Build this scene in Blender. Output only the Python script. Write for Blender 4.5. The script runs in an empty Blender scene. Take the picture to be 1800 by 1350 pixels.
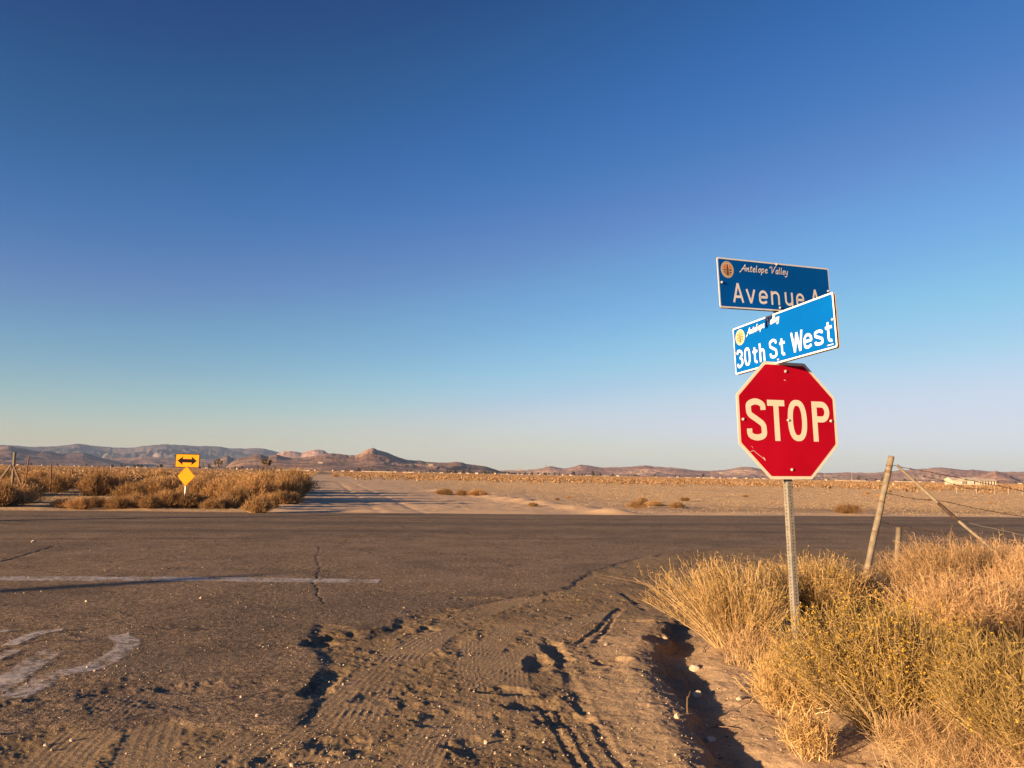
import bpy, math, random
import numpy as np

# ------------------------------------------------------------------ camera, sky, sun, exposure
R = math.radians
sc = bpy.context.scene
COL = sc.collection
CAM_H = 1.6
FPX = 1400.0                       # focal length in pixels of an 1800 px wide frame
PITCH = math.atan(158 / FPX)
ROLL = R(1.07)
SUN_EL = 8.5
SUN_AZ = 232.0                     # degrees clockwise from +Y
EXPOSURE = 1.80
SUN_STRENGTH = 4.8
SKY_STRENGTH = 0.05

cam_data = bpy.data.cameras.new('camera')
cam = bpy.data.objects.new('camera', cam_data)
COL.objects.link(cam)
cam_data.sensor_width = 36
cam_data.lens = 36 * FPX / 1800
cam_data.clip_start = 0.05
cam_data.clip_end = 90000
from mathutils import Matrix, Vector
c_f = Vector((0, math.cos(PITCH), math.sin(PITCH)))
c_r0 = Vector((1, 0, 0))
c_u0 = c_r0.cross(c_f)
c_r = math.cos(ROLL) * c_r0 + math.sin(ROLL) * c_u0
c_u = -math.sin(ROLL) * c_r0 + math.cos(ROLL) * c_u0
m = Matrix((c_r, c_u, -c_f)).transposed().to_4x4()
m.translation = (0, 0, CAM_H)
cam.matrix_world = m
sc.camera = cam

world = bpy.data.worlds.new('World')
sc.world = world
world.use_nodes = True
wn = world.node_tree
sky = wn.nodes.new('ShaderNodeTexSky')
sky.sky_type = 'NISHITA'
sky.sun_disc = False
sky.sun_elevation = R(SUN_EL)
sky.sun_rotation = R(SUN_AZ)
sky.altitude = 700
sky.air_density = 1.0
sky.dust_density = 0.5
sky.ozone_density = 3.2
vm = wn.nodes.new('ShaderNodeVectorMath'); vm.operation = 'SCALE'; vm.inputs['Scale'].default_value = 0.187
cv = wn.nodes.new('ShaderNodeRGBCurve')                     # the contrast curve of the camera's sky rendering
CURVES = ([(0, 0), (.08, .010), (.12, .040), (.16, .105), (.205, .155), (.25, .215), (.34, .365), (.46, .58), (.56, .66), (.72, .72), (1, .80)],
          [(0, 0), (.17, .060), (.195, .090), (.262, .16), (.345, .25), (.40, .34), (.46, .42), (.60, .59), (.66, .62), (.70, .66), (.85, .72), (1, .78)],
          [(0, 0), (.337, .212), (.385, .275), (.48, .43), (.61, .56), (.70, .67), (.78, .76), (.9, .82), (1, .86)])
for c_, pts_ in zip(cv.mapping.curves, CURVES):
    c_.points[0].location = pts_[0]; c_.points[1].location = pts_[-1]
    for p_ in pts_[1:-1]: c_.points.new(*p_)
cv.mapping.extend = 'EXTRAPOLATED'; cv.mapping.use_clip = False; cv.mapping.update()
v2m = wn.nodes.new('ShaderNodeVectorMath'); v2m.operation = 'SCALE'; v2m.inputs['Scale'].default_value = 1 / (0.05 * 2 ** 1.80)
wn.links.new(sky.outputs[0], vm.inputs[0]); wn.links.new(vm.outputs[0], cv.inputs['Color']); wn.links.new(cv.outputs[0], v2m.inputs[0])
wn.links.new(v2m.outputs[0], wn.nodes['Background'].inputs[0])
wn.nodes['Background'].inputs[1].default_value = SKY_STRENGTH

S_DIR = np.array([math.sin(R(SUN_AZ)) * math.cos(R(SUN_EL)), math.cos(R(SUN_AZ)) * math.cos(R(SUN_EL)), math.sin(R(SUN_EL))])
sl = bpy.data.lights.new('sun', 'SUN')
sl.energy = SUN_STRENGTH
sl.angle = R(0.5)
sl.color = (1.0, 0.66, 0.36)
so = bpy.data.objects.new('sun', sl)
COL.objects.link(so)
so.rotation_euler = Vector(tuple(S_DIR)).to_track_quat('Z', 'Y').to_euler()

sc.view_settings.view_transform = 'Standard'
sc.view_settings.look = 'None'
sc.view_settings.exposure = EXPOSURE
sc.view_settings.gamma = 1
sc.render.engine = 'CYCLES'
sc.cycles.max_bounces = 6
sc.cycles.volume_bounces = 1
sc.cycles.transparent_max_bounces = 24

# ------------------------------------------------------------------ helpers
CF = np.array(c_f); CR = np.array(c_r); CU = np.array(c_u)


def ray(px, py):
    return CF + CR * ((px - 900) / FPX) + CU * ((675 - py) / FPX)


def gp(px, py, z=0.0):
    """point of the level z seen at a pixel of the photograph"""
    d = ray(px, py)
    t = (z - CAM_H) / d[2]
    return np.array([t * d[0], t * d[1], z])


def at(px, py, Y):
    """point at distance Y in front of the camera seen at a pixel"""
    d = ray(px, py)
    t = Y / d[1]
    return np.array([t * d[0], Y, CAM_H + t * d[2]])


def gline(pts):
    return np.array([gp(x, y)[:2] for x, y in pts])


def hash2(ix, iy, seed):
    h = (ix * 374761393 + iy * 668265263 + seed * 974634777) & 0xFFFFFFFF
    h = ((h ^ (h >> 13)) * 1274126177) & 0xFFFFFFFF
    return ((h ^ (h >> 16)) & 0xFFFF) / 65535.0


def noise(x, y, seed=0):
    x = np.asarray(x, float); y = np.asarray(y, float)
    ix = np.floor(x).astype(np.int64); iy = np.floor(y).astype(np.int64)
    fx = x - ix; fy = y - iy
    fx = fx * fx * fx * (fx * (fx * 6 - 15) + 10); fy = fy * fy * fy * (fy * (fy * 6 - 15) + 10)
    a = hash2(ix, iy, seed); b = hash2(ix + 1, iy, seed); c = hash2(ix, iy + 1, seed); d = hash2(ix + 1, iy + 1, seed)
    return (a + (b - a) * fx + (c - a) * fy + (a - b - c + d) * fx * fy) * 2 - 1


def fbm(x, y, seed=0, octs=4, gain=0.5):
    s = 0; a = 1; t = 0
    for o in range(octs):
        s = s + a * noise(x * 2 ** o + 17.3 * o, y * 2 ** o - 9.1 * o, seed + o)
        t += a; a *= gain
    return s / t


def sstep(a, b, x):
    t = np.clip((x - a) / (b - a), 0, 1)
    return t * t * (3 - 2 * t)


def poly_dist(X, Y, poly):
    """unsigned distance, signed side offset and arc length to a polyline"""
    best = np.full(X.shape, 1e9); side = np.zeros(X.shape); arc = np.zeros(X.shape); acc = 0
    for (ax, ay), (bx, by) in zip(poly[:-1], poly[1:]):
        dx, dy = bx - ax, by - ay
        L = math.hypot(dx, dy) + 1e-9
        t = np.clip(((X - ax) * dx + (Y - ay) * dy) / L ** 2, 0, 1)
        qx = X - (ax + t * dx); qy = Y - (ay + t * dy)
        d = np.hypot(qx, qy)
        mk = d < best
        best = np.where(mk, d, best)
        side = np.where(mk, np.sign(dx * qy - dy * qx) * d, side)
        arc = np.where(mk, acc + t * L, arc)
        acc += L
    return best, side, arc, acc


def in_poly(X, Y, poly):
    ins = np.zeros(X.shape, bool)
    n = len(poly)
    for i in range(n):
        x1, y1 = poly[i]; x2, y2 = poly[(i + 1) % n]
        if y1 == y2: continue
        c = ((y1 > Y) != (y2 > Y)) & (X < (x2 - x1) * (Y - y1) / (y2 - y1) + x1)
        ins ^= c
    return ins


def tag(o, label=None, cat=None, group=None, kind=None):
    if label: o['label'] = label
    if cat: o['category'] = cat
    if group: o['group'] = group
    if kind: o['kind'] = kind
    return o


def link(name, me, mat=None, parent=None, smooth=False):
    if mat is not None and len(me.materials) == 0:
        me.materials.append(mat)
    o = bpy.data.objects.new(name, me)
    COL.objects.link(o)
    if parent is not None: o.parent = parent
    if smooth:
        me.polygons.foreach_set('use_smooth', np.ones(len(me.polygons), bool))
    return o


def np_mesh(name, V, F, rnd=None, attrs=None):
    """V (n,3); F (m,3) or (m,4) int array; rnd one value per face"""
    V = np.ascontiguousarray(V, np.float32); F = np.ascontiguousarray(F, np.int32)
    me = bpy.data.meshes.new(name)
    k = F.shape[1]
    me.vertices.add(len(V)); me.vertices.foreach_set('co', V.ravel())
    me.loops.add(F.size); me.loops.foreach_set('vertex_index', F.ravel())
    me.polygons.add(len(F)); me.polygons.foreach_set('loop_start', np.arange(0, F.size, k, dtype=np.int32))
    if rnd is not None:
        a = me.attributes.new('rnd', 'FLOAT', 'FACE'); a.data.foreach_set('value', np.ascontiguousarray(rnd, np.float32))
    for n, v in (attrs or {}).items():
        a = me.attributes.new(n, 'FLOAT', 'POINT'); a.data.foreach_set('value', np.ascontiguousarray(v, np.float32))
    me.update(calc_edges=True)
    return me


class MB:
    """collects simple solids into ONE mesh"""
    def __init__(s): s.v = []; s.f = []

    def add(s, V, F):
        n = len(s.v); s.v += [tuple(map(float, p)) for p in V]; s.f += [tuple(i + n for i in f) for f in F]; return s

    def box(s, lo, hi):
        x0, y0, z0 = lo; x1, y1, z1 = hi
        return s.add([(x0, y0, z0), (x1, y0, z0), (x1, y1, z0), (x0, y1, z0), (x0, y0, z1), (x1, y0, z1), (x1, y1, z1), (x0, y1, z1)],
                     [(0, 3, 2, 1), (4, 5, 6, 7), (0, 1, 5, 4), (1, 2, 6, 5), (2, 3, 7, 6), (3, 0, 4, 7)])

    def tube(s, pts, rad, n=8, cap=True):
        pts = [np.array(p, float) for p in pts]
        rad = rad if hasattr(rad, '__len__') else [rad] * len(pts)
        rings = []
        prev = None
        for i, p in enumerate(pts):
            t = pts[min(i + 1, len(pts) - 1)] - pts[max(i - 1, 0)]
            t = t / (np.linalg.norm(t) + 1e-12)
            ref = np.array([0, 0, 1.]) if abs(t[2]) < .9 else np.array([1., 0, 0])
            a = np.cross(t, ref); a /= np.linalg.norm(a); b = np.cross(t, a)
            rings.append([p + rad[i] * (math.cos(2 * math.pi * k / n) * a + math.sin(2 * math.pi * k / n) * b) for k in range(n)])
        V = [q for r in rings for q in r]; F = []
        for i in range(len(rings) - 1):
            for k in range(n):
                F.append((i * n + k, i * n + (k + 1) % n, (i + 1) * n + (k + 1) % n, (i + 1) * n + k))
        if cap:
            F.append(tuple(range(n))); F.append(tuple((len(rings) - 1) * n + k for k in reversed(range(n))))
        return s.add(V, F)

    def mesh(s, name):
        me = bpy.data.meshes.new(name); me.from_pydata(s.v, [], s.f); me.update(); return me

    def build(s, name, mat, parent=None, smooth=False):
        return link(name, s.mesh(name), mat, parent, smooth)


def empty(name, loc, rz=0, **kw):
    o = bpy.data.objects.new(name, None); COL.objects.link(o)
    o.empty_display_size = .2
    o.location = tuple(float(v) for v in loc); o.rotation_euler = (0, 0, rz)
    return tag(o, **kw)


def copy_tree(root, loc, rz=0, scale=1.0):
    r = root.copy(); COL.objects.link(r); r.location = tuple(float(v) for v in loc); r.rotation_euler = (0, 0, rz)
    r.scale = scale if hasattr(scale, '__len__') else (scale,) * 3
    for ch in list(root.children):
        c = ch.copy(); COL.objects.link(c); c.parent = r
    return r


# ------------------------------------------------------------------ materials
def new_mat(name, rough=0.9, spec=0.2):
    mt = bpy.data.materials.new(name); mt.use_nodes = True
    nt = mt.node_tree; b = nt.nodes['Principled BSDF']
    b.inputs['Roughness'].default_value = rough
    b.inputs['Specular IOR Level'].default_value = spec
    return mt, nt, b


def N(nt, t, **kw):
    n = nt.nodes.new(t)
    for k, v in kw.items():
        if hasattr(n, k): setattr(n, k, v)
        else: n.inputs[k].default_value = v
    return n


def ramp(nt, src, stops):
    r = nt.nodes.new('ShaderNodeValToRGB')
    while len(r.color_ramp.elements) < len(stops): r.color_ramp.elements.new(.5)
    for e, (p, c) in zip(r.color_ramp.elements, stops):
        e.position = p; e.color = (*c, 1) if len(c) == 3 else c
    nt.links.new(src, r.inputs[0])
    return r


def mixc(nt, fac, a, b, mode='MIX'):
    mx = nt.nodes.new('ShaderNodeMix'); mx.data_type = 'RGBA'; mx.blend_type = mode
    for s, v in ((0, fac), (6, a), (7, b)):
        if hasattr(v, 'is_output'): nt.links.new(v, mx.inputs[s])
        else: mx.inputs[s].default_value = v if s == 0 or len(v) == 4 else (*v, 1)
    return mx.outputs[2]


def mth(nt, op, a, b=None, clamp=False):
    n = nt.nodes.new('ShaderNodeMath'); n.operation = op; n.use_clamp = clamp
    for i, v in enumerate((a, b)):
        if v is None: continue
        if hasattr(v, 'is_output'): nt.links.new(v, n.inputs[i])
        else: n.inputs[i].default_value = v
    return n.outputs[0]


def noise_mat(name, c1, c2, scale=4, rough=.9, bump=0.0, bscale=None, detail=4, spec=.2, coord='Object', dist=.01, lo=.3, hi=.7):
    mt, nt, b = new_mat(name, rough, spec)
    tc = N(nt, 'ShaderNodeTexCoord')
    nz = N(nt, 'ShaderNodeTexNoise'); nz.inputs['Scale'].default_value = scale; nz.inputs['Detail'].default_value = detail
    nt.links.new(tc.outputs[coord], nz.inputs['Vector'])
    r = ramp(nt, nz.outputs['Fac'], [(lo, c1), (hi, c2)])
    nt.links.new(r.outputs[0], b.inputs['Base Color'])
    if bump:
        n2 = N(nt, 'ShaderNodeTexNoise'); n2.inputs['Scale'].default_value = bscale or scale * 3; n2.inputs['Detail'].default_value = 5
        nt.links.new(tc.outputs[coord], n2.inputs['Vector'])
        bp = N(nt, 'ShaderNodeBump'); bp.inputs['Strength'].default_value = bump; bp.inputs['Distance'].default_value = dist
        nt.links.new(n2.outputs['Fac'], bp.inputs['Height']); nt.links.new(bp.outputs[0], b.inputs['Normal'])
    return mt


def plant_mat(name, stops, trans=.25):
    mt, nt, b = new_mat(name, .85, .1)
    at_ = N(nt, 'ShaderNodeAttribute'); at_.attribute_name = 'rnd'
    oi = N(nt, 'ShaderNodeObjectInfo')
    r = ramp(nt, at_.outputs['Fac'], stops)
    hs = N(nt, 'ShaderNodeHueSaturation')
    nt.links.new(mth(nt, 'ADD', mth(nt, 'MULTIPLY', oi.outputs['Random'], .6), .60), hs.inputs['Value'])
    nt.links.new(r.outputs[0], hs.inputs['Color'])
    nt.links.new(hs.outputs[0], b.inputs['Base Color'])
    tr = N(nt, 'ShaderNodeBsdfTranslucent'); nt.links.new(hs.outputs[0], tr.inputs['Color'])
    ms = N(nt, 'ShaderNodeMixShader'); ms.inputs[0].default_value = trans
    nt.links.new(b.outputs[0], ms.inputs[1]); nt.links.new(tr.outputs[0], ms.inputs[2])
    nt.links.new(ms.outputs[0], nt.nodes['Material Output'].inputs['Surface'])
    return mt


def ground_material():
    mt, nt, b = new_mat('desert_ground', .95, .15)
    geo = N(nt, 'ShaderNodeNewGeometry')
    P = geo.outputs['Position']
    L = nt.links

    def nz(scale, detail=4, rough=.55, src=P):
        n = N(nt, 'ShaderNodeTexNoise'); n.inputs['Scale'].default_value = scale; n.inputs['Detail'].default_value = detail
        n.inputs['Roughness'].default_value = rough; L.new(src, n.inputs['Vector']); return n.outputs['Fac']

    def attr(n):
        a = N(nt, 'ShaderNodeAttribute'); a.attribute_name = n; return a.outputs['Fac']
    asph, stain, pale, scrub = attr('asph'), attr('stain'), attr('pale'), attr('scrub')
    # loose dirt
    d1 = ramp(nt, nz(.9, 5), [(.3, (.185, .130, .072)), (.7, (.285, .205, .118))]).outputs[0]
    d2 = ramp(nt, nz(45, 4, .7), [(.32, (.45, .45, .45)), (.5, (.95, .95, .95)), (.72, (1.35, 1.32, 1.28))]).outputs[0]
    dirt = mixc(nt, 1.0, d1, d2, 'MULTIPLY')
    dirt = mixc(nt, pale, dirt, (.60, .43, .27))
    # dry grass cover of the plain (patches)
    gr = ramp(nt, nz(.35, 6, .6), [(.40, (.62, .435, .245)), (.62, (.68, .47, .25))]).outputs[0]
    gr2 = ramp(nt, nz(6.0, 5, .7), [(.3, (.78, .76, .72)), (.6, (1.1, 1.06, 1.0))]).outputs[0]
    plain = mixc(nt, 1.0, gr, gr2, 'MULTIPLY')
    dirt = mixc(nt, scrub, dirt, plain)
    # asphalt, grey brown with dust and pale aggregate
    v = N(nt, 'ShaderNodeTexVoronoi'); v.inputs['Scale'].default_value = 85; L.new(P, v.inputs['Vector'])
    a1 = ramp(nt, nz(1.3, 5), [(.3, (.150, .112, .074)), (.7, (.220, .165, .110))]).outputs[0]
    a2 = ramp(nt, nz(52, 3, .85), [(.34, (.30, .29, .29)), (.5, (.92, .9, .9)), (.64, (1.9, 1.8, 1.65))]).outputs[0]
    asf = mixc(nt, 1.0, a1, a2, 'MULTIPLY')
    a3 = ramp(nt, nz(17, 4, .9), [(.38, (.42, .41, .41)), (.5, (1.0, 1.0, 1.0)), (.62, (1.65, 1.6, 1.5))]).outputs[0]
    asf = mixc(nt, 1.0, asf, a3, 'MULTIPLY')
    sep = N(nt, 'ShaderNodeSeparateColor'); L.new(v.outputs['Color'], sep.inputs[0])
    fleck = mth(nt, 'MULTIPLY', mth(nt, 'GREATER_THAN', sep.outputs[0], .93), mth(nt, 'LESS_THAN', v.outputs['Distance'], .35))
    asf = mixc(nt, mth(nt, 'MULTIPLY', fleck, .7), asf, (.42, .36, .28))
    dust = ramp(nt, nz(.55, 7, .65), [(.48, (0, 0, 0)), (.66, (1, 1, 1))]).outputs[0]
    asf = mixc(nt, mth(nt, 'MULTIPLY', dust, .45), asf, (.27, .20, .14))
    vc = N(nt, 'ShaderNodeTexVoronoi'); vc.feature = 'DISTANCE_TO_EDGE'; vc.inputs['Scale'].default_value = .42
    wv = N(nt, 'ShaderNodeVectorMath'); wv.operation = 'MULTIPLY_ADD'
    nzc = N(nt, 'ShaderNodeTexNoise'); nzc.inputs['Scale'].default_value = 1.8; nzc.inputs['Detail'].default_value = 6; L.new(P, nzc.inputs['Vector'])
    L.new(nzc.outputs['Color'], wv.inputs[0]); wv.inputs[1].default_value = (1.1, 1.1, 1.1); L.new(P, wv.inputs[2]); L.new(wv.outputs[0], vc.inputs['Vector'])
    ck = mth(nt, 'MULTIPLY', mth(nt, 'LESS_THAN', vc.outputs['Distance'], .0065), mth(nt, 'GREATER_THAN', nz(.45, 2), .52))
    asf = mixc(nt, mth(nt, 'MULTIPLY', ck, .75), asf, (.05, .04, .035))
    asf = mixc(nt, stain, asf, (.055, .047, .042))
    # fine scale dust breaking the edge of the asphalt
    e = mth(nt, 'ADD', asph, mth(nt, 'MULTIPLY', mth(nt, 'SUBTRACT', nz(7, 6, .7), .5), 1.3))
    mask = N(nt, 'ShaderNodeMapRange'); mask.inputs[1].default_value = .38; mask.inputs[2].default_value = .62; L.new(e, mask.inputs[0])
    base = mixc(nt, mask.outputs[0], dirt, asf)
    L.new(base, b.inputs['Base Color'])
    # relief: grit on dirt, aggregate on asphalt
    hd = mth(nt, 'ADD', mth(nt, 'MULTIPLY', nz(22, 6, .75), .020), mth(nt, 'MULTIPLY', nz(130, 2, .6), .004))
    ha = mth(nt, 'ADD', mth(nt, 'MULTIPLY', nz(60, 3, .8), .0105), mth(nt, 'MULTIPLY', nz(20, 3, .8), .016))
    hp = mth(nt, 'ADD', mth(nt, 'MULTIPLY', nz(1.6, 6, .7), .10), mth(nt, 'MULTIPLY', nz(14, 4, .7), .03))
    hmix = N(nt, 'ShaderNodeMix'); L.new(mask.outputs[0], hmix.inputs[0]); L.new(hd, hmix.inputs[2]); L.new(ha, hmix.inputs[3])
    h2 = N(nt, 'ShaderNodeMix'); L.new(scrub, h2.inputs[0]); L.new(hmix.outputs[0], h2.inputs[2]); L.new(hp, h2.inputs[3])
    bp = N(nt, 'ShaderNodeBump'); bp.inputs['Strength'].default_value = .85; bp.inputs['Distance'].default_value = 1.0
    L.new(h2.outputs[0], bp.inputs['Height']); L.new(bp.outputs[0], b.inputs['Normal'])
    return mt


GROUND = ground_material()


def hill_material(name, c1, c2, c3, scale):
    mt, nt, b = new_mat(name, 1.0, .05)
    geo = N(nt, 'ShaderNodeNewGeometry'); P = geo.outputs['Position']; L = nt.links
    n1 = N(nt, 'ShaderNodeTexNoise'); n1.inputs['Scale'].default_value = scale; n1.inputs['Detail'].default_value = 6; L.new(P, n1.inputs['Vector'])
    r1 = ramp(nt, n1.outputs['Fac'], [(.33, c1), (.52, c2), (.66, c3)])
    n2 = N(nt, 'ShaderNodeTexNoise'); n2.inputs['Scale'].default_value = scale * 9; n2.inputs['Detail'].default_value = 5; n2.inputs['Roughness'].default_value = .7; L.new(P, n2.inputs['Vector'])
    r2 = ramp(nt, n2.outputs['Fac'], [(.36, (.5, .5, .52)), (.6, (1.1, 1.1, 1.1))])
    L.new(mixc(nt, 1.0, r1.outputs[0], r2.outputs[0], 'MULTIPLY'), b.inputs['Base Color'])
    bp = N(nt, 'ShaderNodeBump'); bp.inputs['Strength'].default_value = .6; bp.inputs['Distance'].default_value = .12 / scale
    L.new(n2.outputs['Fac'], bp.inputs['Height']); L.new(bp.outputs[0], b.inputs['Normal'])
    return mt


MAT = {}
MAT['galv'] = noise_mat('galvanised_steel', (.15, .14, .12), (.22, .205, .175), 30, .55, .1, 60, spec=.4)
MAT['red'] = noise_mat('red_sign_sheeting', (.28, .001, .011), (.37, .003, .018), 1.5, .6, spec=.05)
MAT['cream'] = noise_mat('white_reflective_sheeting', (.58, .52, .41), (.66, .60, .48), 5, .6, spec=.1)
MAT['white'] = noise_mat('white_letter_sheeting', (.78, .74, .66), (.84, .80, .72), 8, .6, spec=.1)
MAT['blue'] = noise_mat('blue_sign_sheeting', (.0, .080, .34), (.0, .105, .41), 1.5, .6, spec=.05)
MAT['alu'] = noise_mat('aluminium_back', (.20, .18, .16), (.28, .25, .22), 10, .5, spec=.4)
MAT['rust'] = noise_mat('rusty_steel', (.10, .05, .03), (.20, .10, .06), 25, .85, .2, 80)
MAT['wire'] = noise_mat('dark_rusty_wire', (.035, .022, .018), (.07, .045, .035), 25, .85)
MAT['bolt'] = noise_mat('zinc_bolt', (.40, .34, .30), (.55, .48, .42), 80, .5, spec=.5)
MAT['hole'] = noise_mat('shadowed_hole', (.02, .018, .016), (.04, .035, .03), 20)
MAT['wood'] = noise_mat('weathered_wood', (.13, .108, .08), (.21, .18, .135), 14, .9, .3, 50, dist=.004)
MAT['darkwood'] = noise_mat('old_dark_wood', (.10, .065, .045), (.20, .13, .09), 14, .9, .3, 50)
MAT['yellow'] = noise_mat('yellow_sign_sheeting', (.50, .17, .002), (.56, .20, .003), 4, .6, spec=.05)
MAT['black'] = noise_mat('black_sign_sheeting', (.008, .006, .008), (.012, .01, .012), 4, .8, spec=.02)
MAT['orange'] = noise_mat('seal_orange', (.75, .16, .05), (.8, .22, .07), 40, .5)
MAT['brown'] = noise_mat('seal_brown', (.16, .04, .01), (.24, .07, .02), 40, .5)
MAT['gold'] = noise_mat('seal_gold', (.62, .48, .28), (.70, .55, .33), 40, .5)
MAT['stone'] = noise_mat('pale_stone', (.33, .265, .20), (.50, .42, .32), 20, .9, .3, 60)
MAT['pebble'] = noise_mat('grit_stone', (.22, .17, .12), (.55, .45, .34), 3, .9, coord='Generated')
MAT['straw'] = plant_mat('dry_straw_stems', [(0, (.34, .23, .11)), (.5, (.56, .41, .215)), (1, (.72, .56, .33))])
MAT['twig'] = plant_mat('dry_twigs', [(0, (.24, .15, .06)), (.5, (.46, .31, .13)), (1, (.64, .45, .19))])
MAT['olive'] = plant_mat('olive_twigs', [(0, (.22, .14, .055)), (.5, (.45, .32, .12)), (1, (.64, .47, .19))])
MAT['orangegrass'] = plant_mat('russet_dry_foliage', [(0, (.21, .125, .07)), (.5, (.42, .27, .135)), (1, (.60, .42, .23))])
MAT['flower'] = plant_mat('yellow_dry_flowers', [(0, (.50, .30, .04)), (1, (.72, .48, .07))])
MAT['farscrub'] = plant_mat('far_scrub_foliage', [(0, (.18, .115, .065)), (.5, (.30, .19, .10)), (1, (.42, .275, .15))])
MAT['scrub'] = plant_mat('scrub_foliage', [(0, (.14, .085, .05)), (.4, (.32, .19, .085)), (1, (.60, .37, .16))])
MAT['joshua'] = plant_mat('yucca_leaves', [(0, (.10, .09, .05)), (1, (.26, .20, .10))])
MAT['bark'] = noise_mat('yucca_bark', (.12, .08, .05), (.20, .14, .09), 8, .95)
MAT['tree'] = plant_mat('distant_tree_leaves', [(0, (.05, .05, .035)), (1, (.12, .11, .06))])

# ------------------------------------------------------------------ the lie of the land
FAR_EDGE = gline([(-900, 894), (0, 898), (900, 905), (1800, 910)])
fe0, fe1 = gp(0, 898), gp(1800, 910)
RD = (fe1 - fe0)[:2]; RD /= np.linalg.norm(RD)          # direction of the avenue
RN = np.array([-RD[1], RD[0]])
FE = float(fe0[:2] @ RN)                                 # far edge offset
ROAD_W = 12.4

SIDE = gline([(1700, 973), (1500, 968), (1290, 966), (1232, 970), (1160, 977), (1100, 988), (1040, 1008), (990, 1036), (920, 1049), (840, 1062), (770, 1076),
              (705, 1090), (690, 1108), (640, 1120), (600, 1104), (555, 1096), (560, 1135), (575, 1180), (572, 1235), (545, 1280), (480, 1296),
              (400, 1280), (300, 1272), (180, 1290), (90, 1285), (0, 1296)])
SIDE_POLY = np.vstack([[40, 26], [22, 21.5], SIDE, [-12, 4.6], [-16, 6], [-17, 22]])

PITS = [  # px, py, length, width, angle (deg), depth
    (655, 1116, .62, .20, 38, .045), (566, 1128, .30, .12, 75, .030), (574, 1200, .42, .10, 85, .035), (840, 1052, .28, .12, 10, .03),
    (773, 1073, .34, .10, 25, .03), (890, 1217, .22, .14, 10, .045), (942, 1165, .30, .10, 80, .05), (973, 1140, .50, .10, 95, .045),
    (937, 1240, .2, .12, 20, .05), (800, 1262, .3, .14, 25, .03), (1000, 1268, .22, .14, 15, .05), (700, 1215, .3, .1, 40, .025),
    (1078, 1165, .16, .10, 0, .06), (1160, 1125, .24, .13, 60, .08), (1120, 1092, .3, .07, 160, .04), (1145, 1060, .4, .06, 150, .04),
    (880, 1305, .3, .16, 30, .03), (530, 1330, .4, .2, 40, .03), (300, 1225, .9, .3, 15, .02), (110, 1215, .9, .3, 15, .02), (1005, 1055, .3, .08, 0, .02)]

FINE_TRACKS = [  # polyline px, half width m, ridges, amplitude
    ([(560, 1390), (600, 1333), (643, 1233), (717, 1145), (770, 1108), (853, 1068), (940, 1046)], .20, 5, .006),
    ([(380, 1400), (480, 1345), (570, 1272), (640, 1212), (715, 1150), (800, 1092), (900, 1052)], .22, 6, .005),
    ([(60, 1380), (110, 1330), (190, 1262), (240, 1215)], .20, 6, .005),
    ([(235, 1380), (255, 1330), (282, 1262)], .18, 4, .006),
    ([(330, 1370), (400, 1318), (460, 1278)], .16, 5, .005),
    ([(700, 1390), (735, 1330), (800, 1225), (870, 1130), (905, 1095)], .15, 5, .005),
    ([(845, 1330), (838, 1250), (826, 1180), (835, 1120)], .14, 5, .005),
    ([(925, 1270), (905, 1200), (898, 1140)], .14, 5, .005),
    ([(1085, 1075), (1000, 1100), (900, 1160), (840, 1215)], .16, 4, .004)]
RUTS = [  # polyline px, half width, depth
    ([(940, 1225), (965, 1262), (1013, 1340), (1050, 1400)], .028, .014), ([(972, 1240), (1003, 1282), (1043, 1345), (1070, 1390)], .02, .010),
    ([(1000, 1225), (1035, 1262), (1093, 1345), (1130, 1400)], .035, .014), ([(975, 1125), (990, 1170), (1035, 1262)], .05, .014),
    ([(1010, 1134), (1051, 1106), (1073, 1081), (1092, 1066)], .030, .022), ([(1042, 1132), (1064, 1110), (1078, 1085), (1095, 1068)], .030, .022),
    ([(1060, 1012), (1120, 1024), (1180, 1040)], .06, .02), ([(1090, 1040), (1140, 1075)], .05, .015), ([(1130, 1005), (1220, 1015)], .05, .015),
    ]
CRACKS = [([(562, 962), (556, 985), (563, 1002), (552, 1022), (558, 1045), (570, 1062)], .022, .007), ([(95, 962), (55, 975), (20, 985), (-40, 1000)], .04, .012),
          ([(-100, 951), (120, 948), (300, 955), (480, 953), (620, 955)], .05, .015),
          ([(195, 905), (178, 921), (160, 933)], .06, .012), ([(620, 962), (660, 975), (700, 985)], .03, .006)]
DITCH = [(1206, 1078), (1192, 1110), (1178, 1150), (1200, 1200), (1232, 1262), (1268, 1330), (1310, 1400)]
DITCH_G = gline(DITCH)
BERM_G = gline([(1105, 1125), (1100, 1170), (1118, 1215), (1150, 1262), (1190, 1325), (1225, 1390)])


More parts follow.
